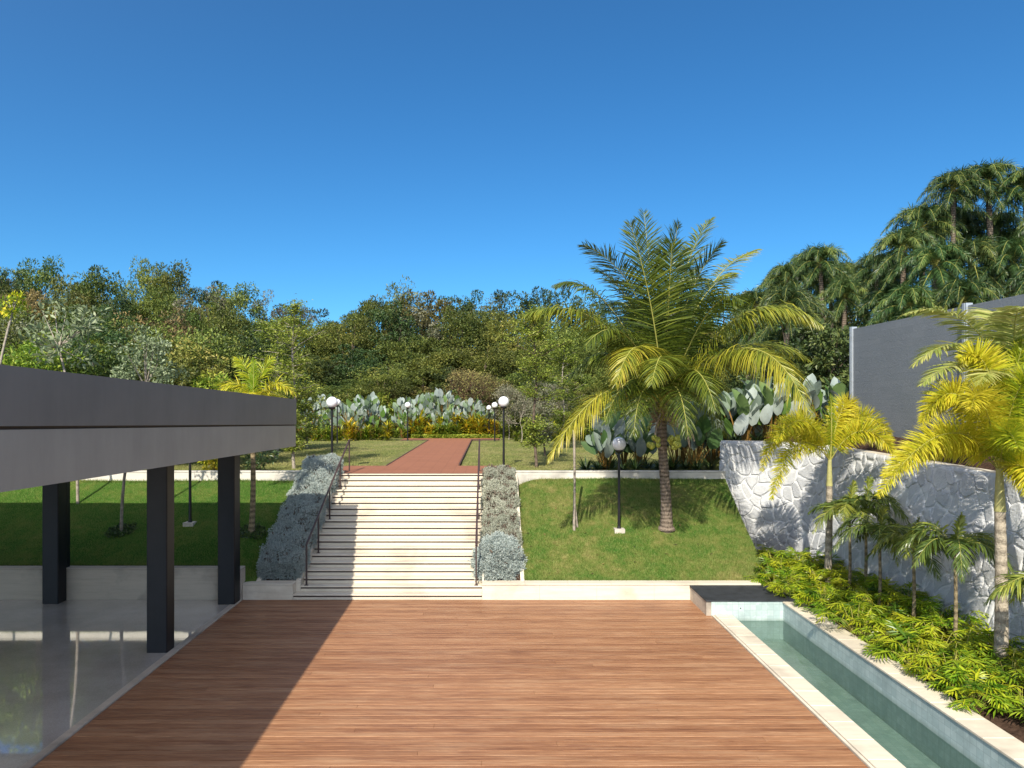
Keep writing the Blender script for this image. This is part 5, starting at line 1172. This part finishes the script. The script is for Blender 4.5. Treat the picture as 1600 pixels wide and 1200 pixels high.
for Y in np.arange(10.6, 22.3, .62):
    xw = wfoot(Y); pl_.append((xw-.42+random.uniform(-.1, .1), Y+random.uniform(-.1, .1)))
    if False: pl_.append(((xw+9.5)/2+random.uniform(-.25, .25), Y+random.uniform(-.2, .2)))
pl_.sort(key=lambda q: (-q[1]))
cx = {}
for i, (x, y) in enumerate(pl_):
    rw = 'pool side' if x < 8.95 else ('trunk line' if x < 9.75 else ('wall foot' if x > wfoot(y)-.62 else 'open soil')); cx[rw] = cx.get(rw, 0)+1
    lab = 'yellow-green philodendron, %s from the far end on the %s of the bed' % (ORD[cx[rw]-1], rw)
    sc = random.uniform(.8, 1.1)
    if i < 3: o = PH[i]; o.location = (x, y, .28); o.scale = (sc,)*3; o['label'] = lab
    else: copy_tree(PH[i % 3], (x, y, .28), random.uniform(0, 6), sc, lab)

# ------------------------------------------------------------------ silvery hedge and bushes
def silver(name, label, cat, x0, x1, y0, y1, hfun, n, mat, seed, round_=False, ls=.055):
    R_ = np.random.default_rng(seed); base = np.array([(x0+x1)/2, (y0+y1)/2, .42+((y0+y1)/2-19.4)*.495]); e = empty(name, tuple(base), label, cat)
    zs = lambda y: .42+(y-19.4)*.495
    u = R_.uniform(0, 1, n); v = R_.uniform(0, 1, n); w = R_.uniform(0, 1, n)
    if round_:
        d = rnd_dirs(n); d[:, 2] = np.abs(d[:, 2])*1.25-.55; lum = 1+.16*np.sin(d[:, 0]*6+seed)*np.sin(d[:, 1]*8)+.08*np.sin(d[:, 2]*14+d[:, 0]*6)
        rad = R_.uniform(.72, 1, n)**.6*lum; X = (x0+x1)/2+d[:, 0]*rad*(x1-x0)*.56; Y = (y0+y1)/2+d[:, 1]*rad*(y1-y0)*.56; Z = zs(Y)*0+zs((y0+y1)/2)+(Y-(y0+y1)/2)*.3+.22+d[:, 2]*rad*hfun; out = d
    else:
        Y = y0+v*(y1-y0); X = x0+u*(x1-x0); face = R_.choice(4, n, p=[.5, .18, .24, .08]); H = hfun*(1+.03*np.sin(Y*5)+.02*np.sin(Y*13)); ed_ = np.minimum(Y-y0, y1-Y); H = H*(.72+.28*np.clip(ed_/.25, 0, 1))*(1+.12*np.sin(X*7+seed)*np.sin(Y*6+seed)); X = x0+u*(x1-x0)
        Hx = H*(1-.22*np.abs((X-(x0+x1)/2)/((x1-x0)/2))**3)
        Z = zs(Y)+Hx*(1-.14*w**2)+.05*np.sin(X*11)*np.sin(Y*9)
        out = np.tile([0, 0, 1.0], (n, 1)); bw = .06*np.sin(Y*7)+.04*np.sin(Y*17)
        m = face == 1; X[m] = x0-bw[m]+.08*w[m]; Z[m] = zs(Y[m])+H[m]*u[m]*.92; out[m] = [-1, 0, .3]
        m = face == 2; X[m] = x1+bw[m]-.08*w[m]; Z[m] = zs(Y[m])+H[m]*u[m]*.92; out[m] = [1, 0, .3]
        m = face == 3; Y[m] = y0+.1*w[m]; Z[m] = zs(y0)+H[m]*(v[m]); out[m] = [0, -1, .3]
    P = np.stack([X, Y, Z], 1)-base
    # leaves gathered in small sprigs
    k = 5; P = np.repeat(P, k, 0)+R_.normal(0, .022, (n*k, 3)); out = np.repeat(out, k, 0)
    D = out+R_.normal(0, .75, (n*k, 3))+[0, 0, .25]; gl = Geo(); tn = np.clip(np.repeat(R_.uniform(0, 1, n), k)*.6+R_.uniform(0, .4, n*k), 0, 1)
    gl.leaves(P, D, rnd_dirs(n*k), ls*R_.uniform(.7, 1.4, n*k), ls*.34, 0, tn)
    g = Geo()
    for i in range(60):
        a = R_.uniform(0, 1, 2); xx = x0+.15+(x1-x0-.3)*a[0]; yy = y0+.15+(y1-y0-.3)*a[1]; g.tube([np.array([xx, yy, zs(yy)-.05])-base, np.array([xx+R_.normal(0, .1), yy+R_.normal(0, .1), zs(yy)+hfun*.8])-base], [.012, .006], 4, cap=False) if not round_ else None
    # inner shade core of packed woody twigs
    C = Geo(); m = 6000 if not round_ else 1500
    if round_: X = (x0+x1)/2+R_.normal(0, .13, m)*(x1-x0); Y = (y0+y1)/2+R_.normal(0, .13, m)*(y1-y0); Z = zs((y0+y1)/2)+R_.uniform(0, hfun*.6, m)
    else: X = R_.uniform(x0+.08, x1-.08, m); Y = R_.uniform(y0+.08, y1-.02, m); Z = zs(Y)+R_.uniform(0, hfun*.82, m)
    g.leaves(np.stack([X, Y, Z], 1)-base, rnd_dirs(m), rnd_dirs(m), .16, .07)
    g.obj('twigs', M['bark'], e); gl.obj('foliage', mat, e); return e
silver('silver_hedge', 'long silvery-blue hedge climbing beside the left of the steps', 'hedge', -6.62, -5.40, 19.45, 24.9, .56, 15000, M['f_silver'], 1)
silver('silver_bush', 'lowest and largest silvery bush right of the steps', 'bush', -.40, .93, 19.42, 20.85, .72, 6500, M['f_silver'], 20, True, .065)
for i, (a, b, h, xa, xb, lab) in enumerate(((20.6, 21.75, .42, -.20, .84, 'second silvery bush up the right side of the steps'), (21.65, 22.7, .34, -.16, .80, 'third silvery bush up the right side of the steps'),
        (22.6, 23.6, .44, -.20, .84, 'fourth silvery bush up the right side of the steps'), (23.5, 24.43, .36, -.18, .80, 'topmost greyish bush right of the steps against the kerb'))):
    silver('silver_bush', lab, 'bush', xa, xb, a, b, h, 2600, M['f_silver_warm'], 21+i, False, .06)
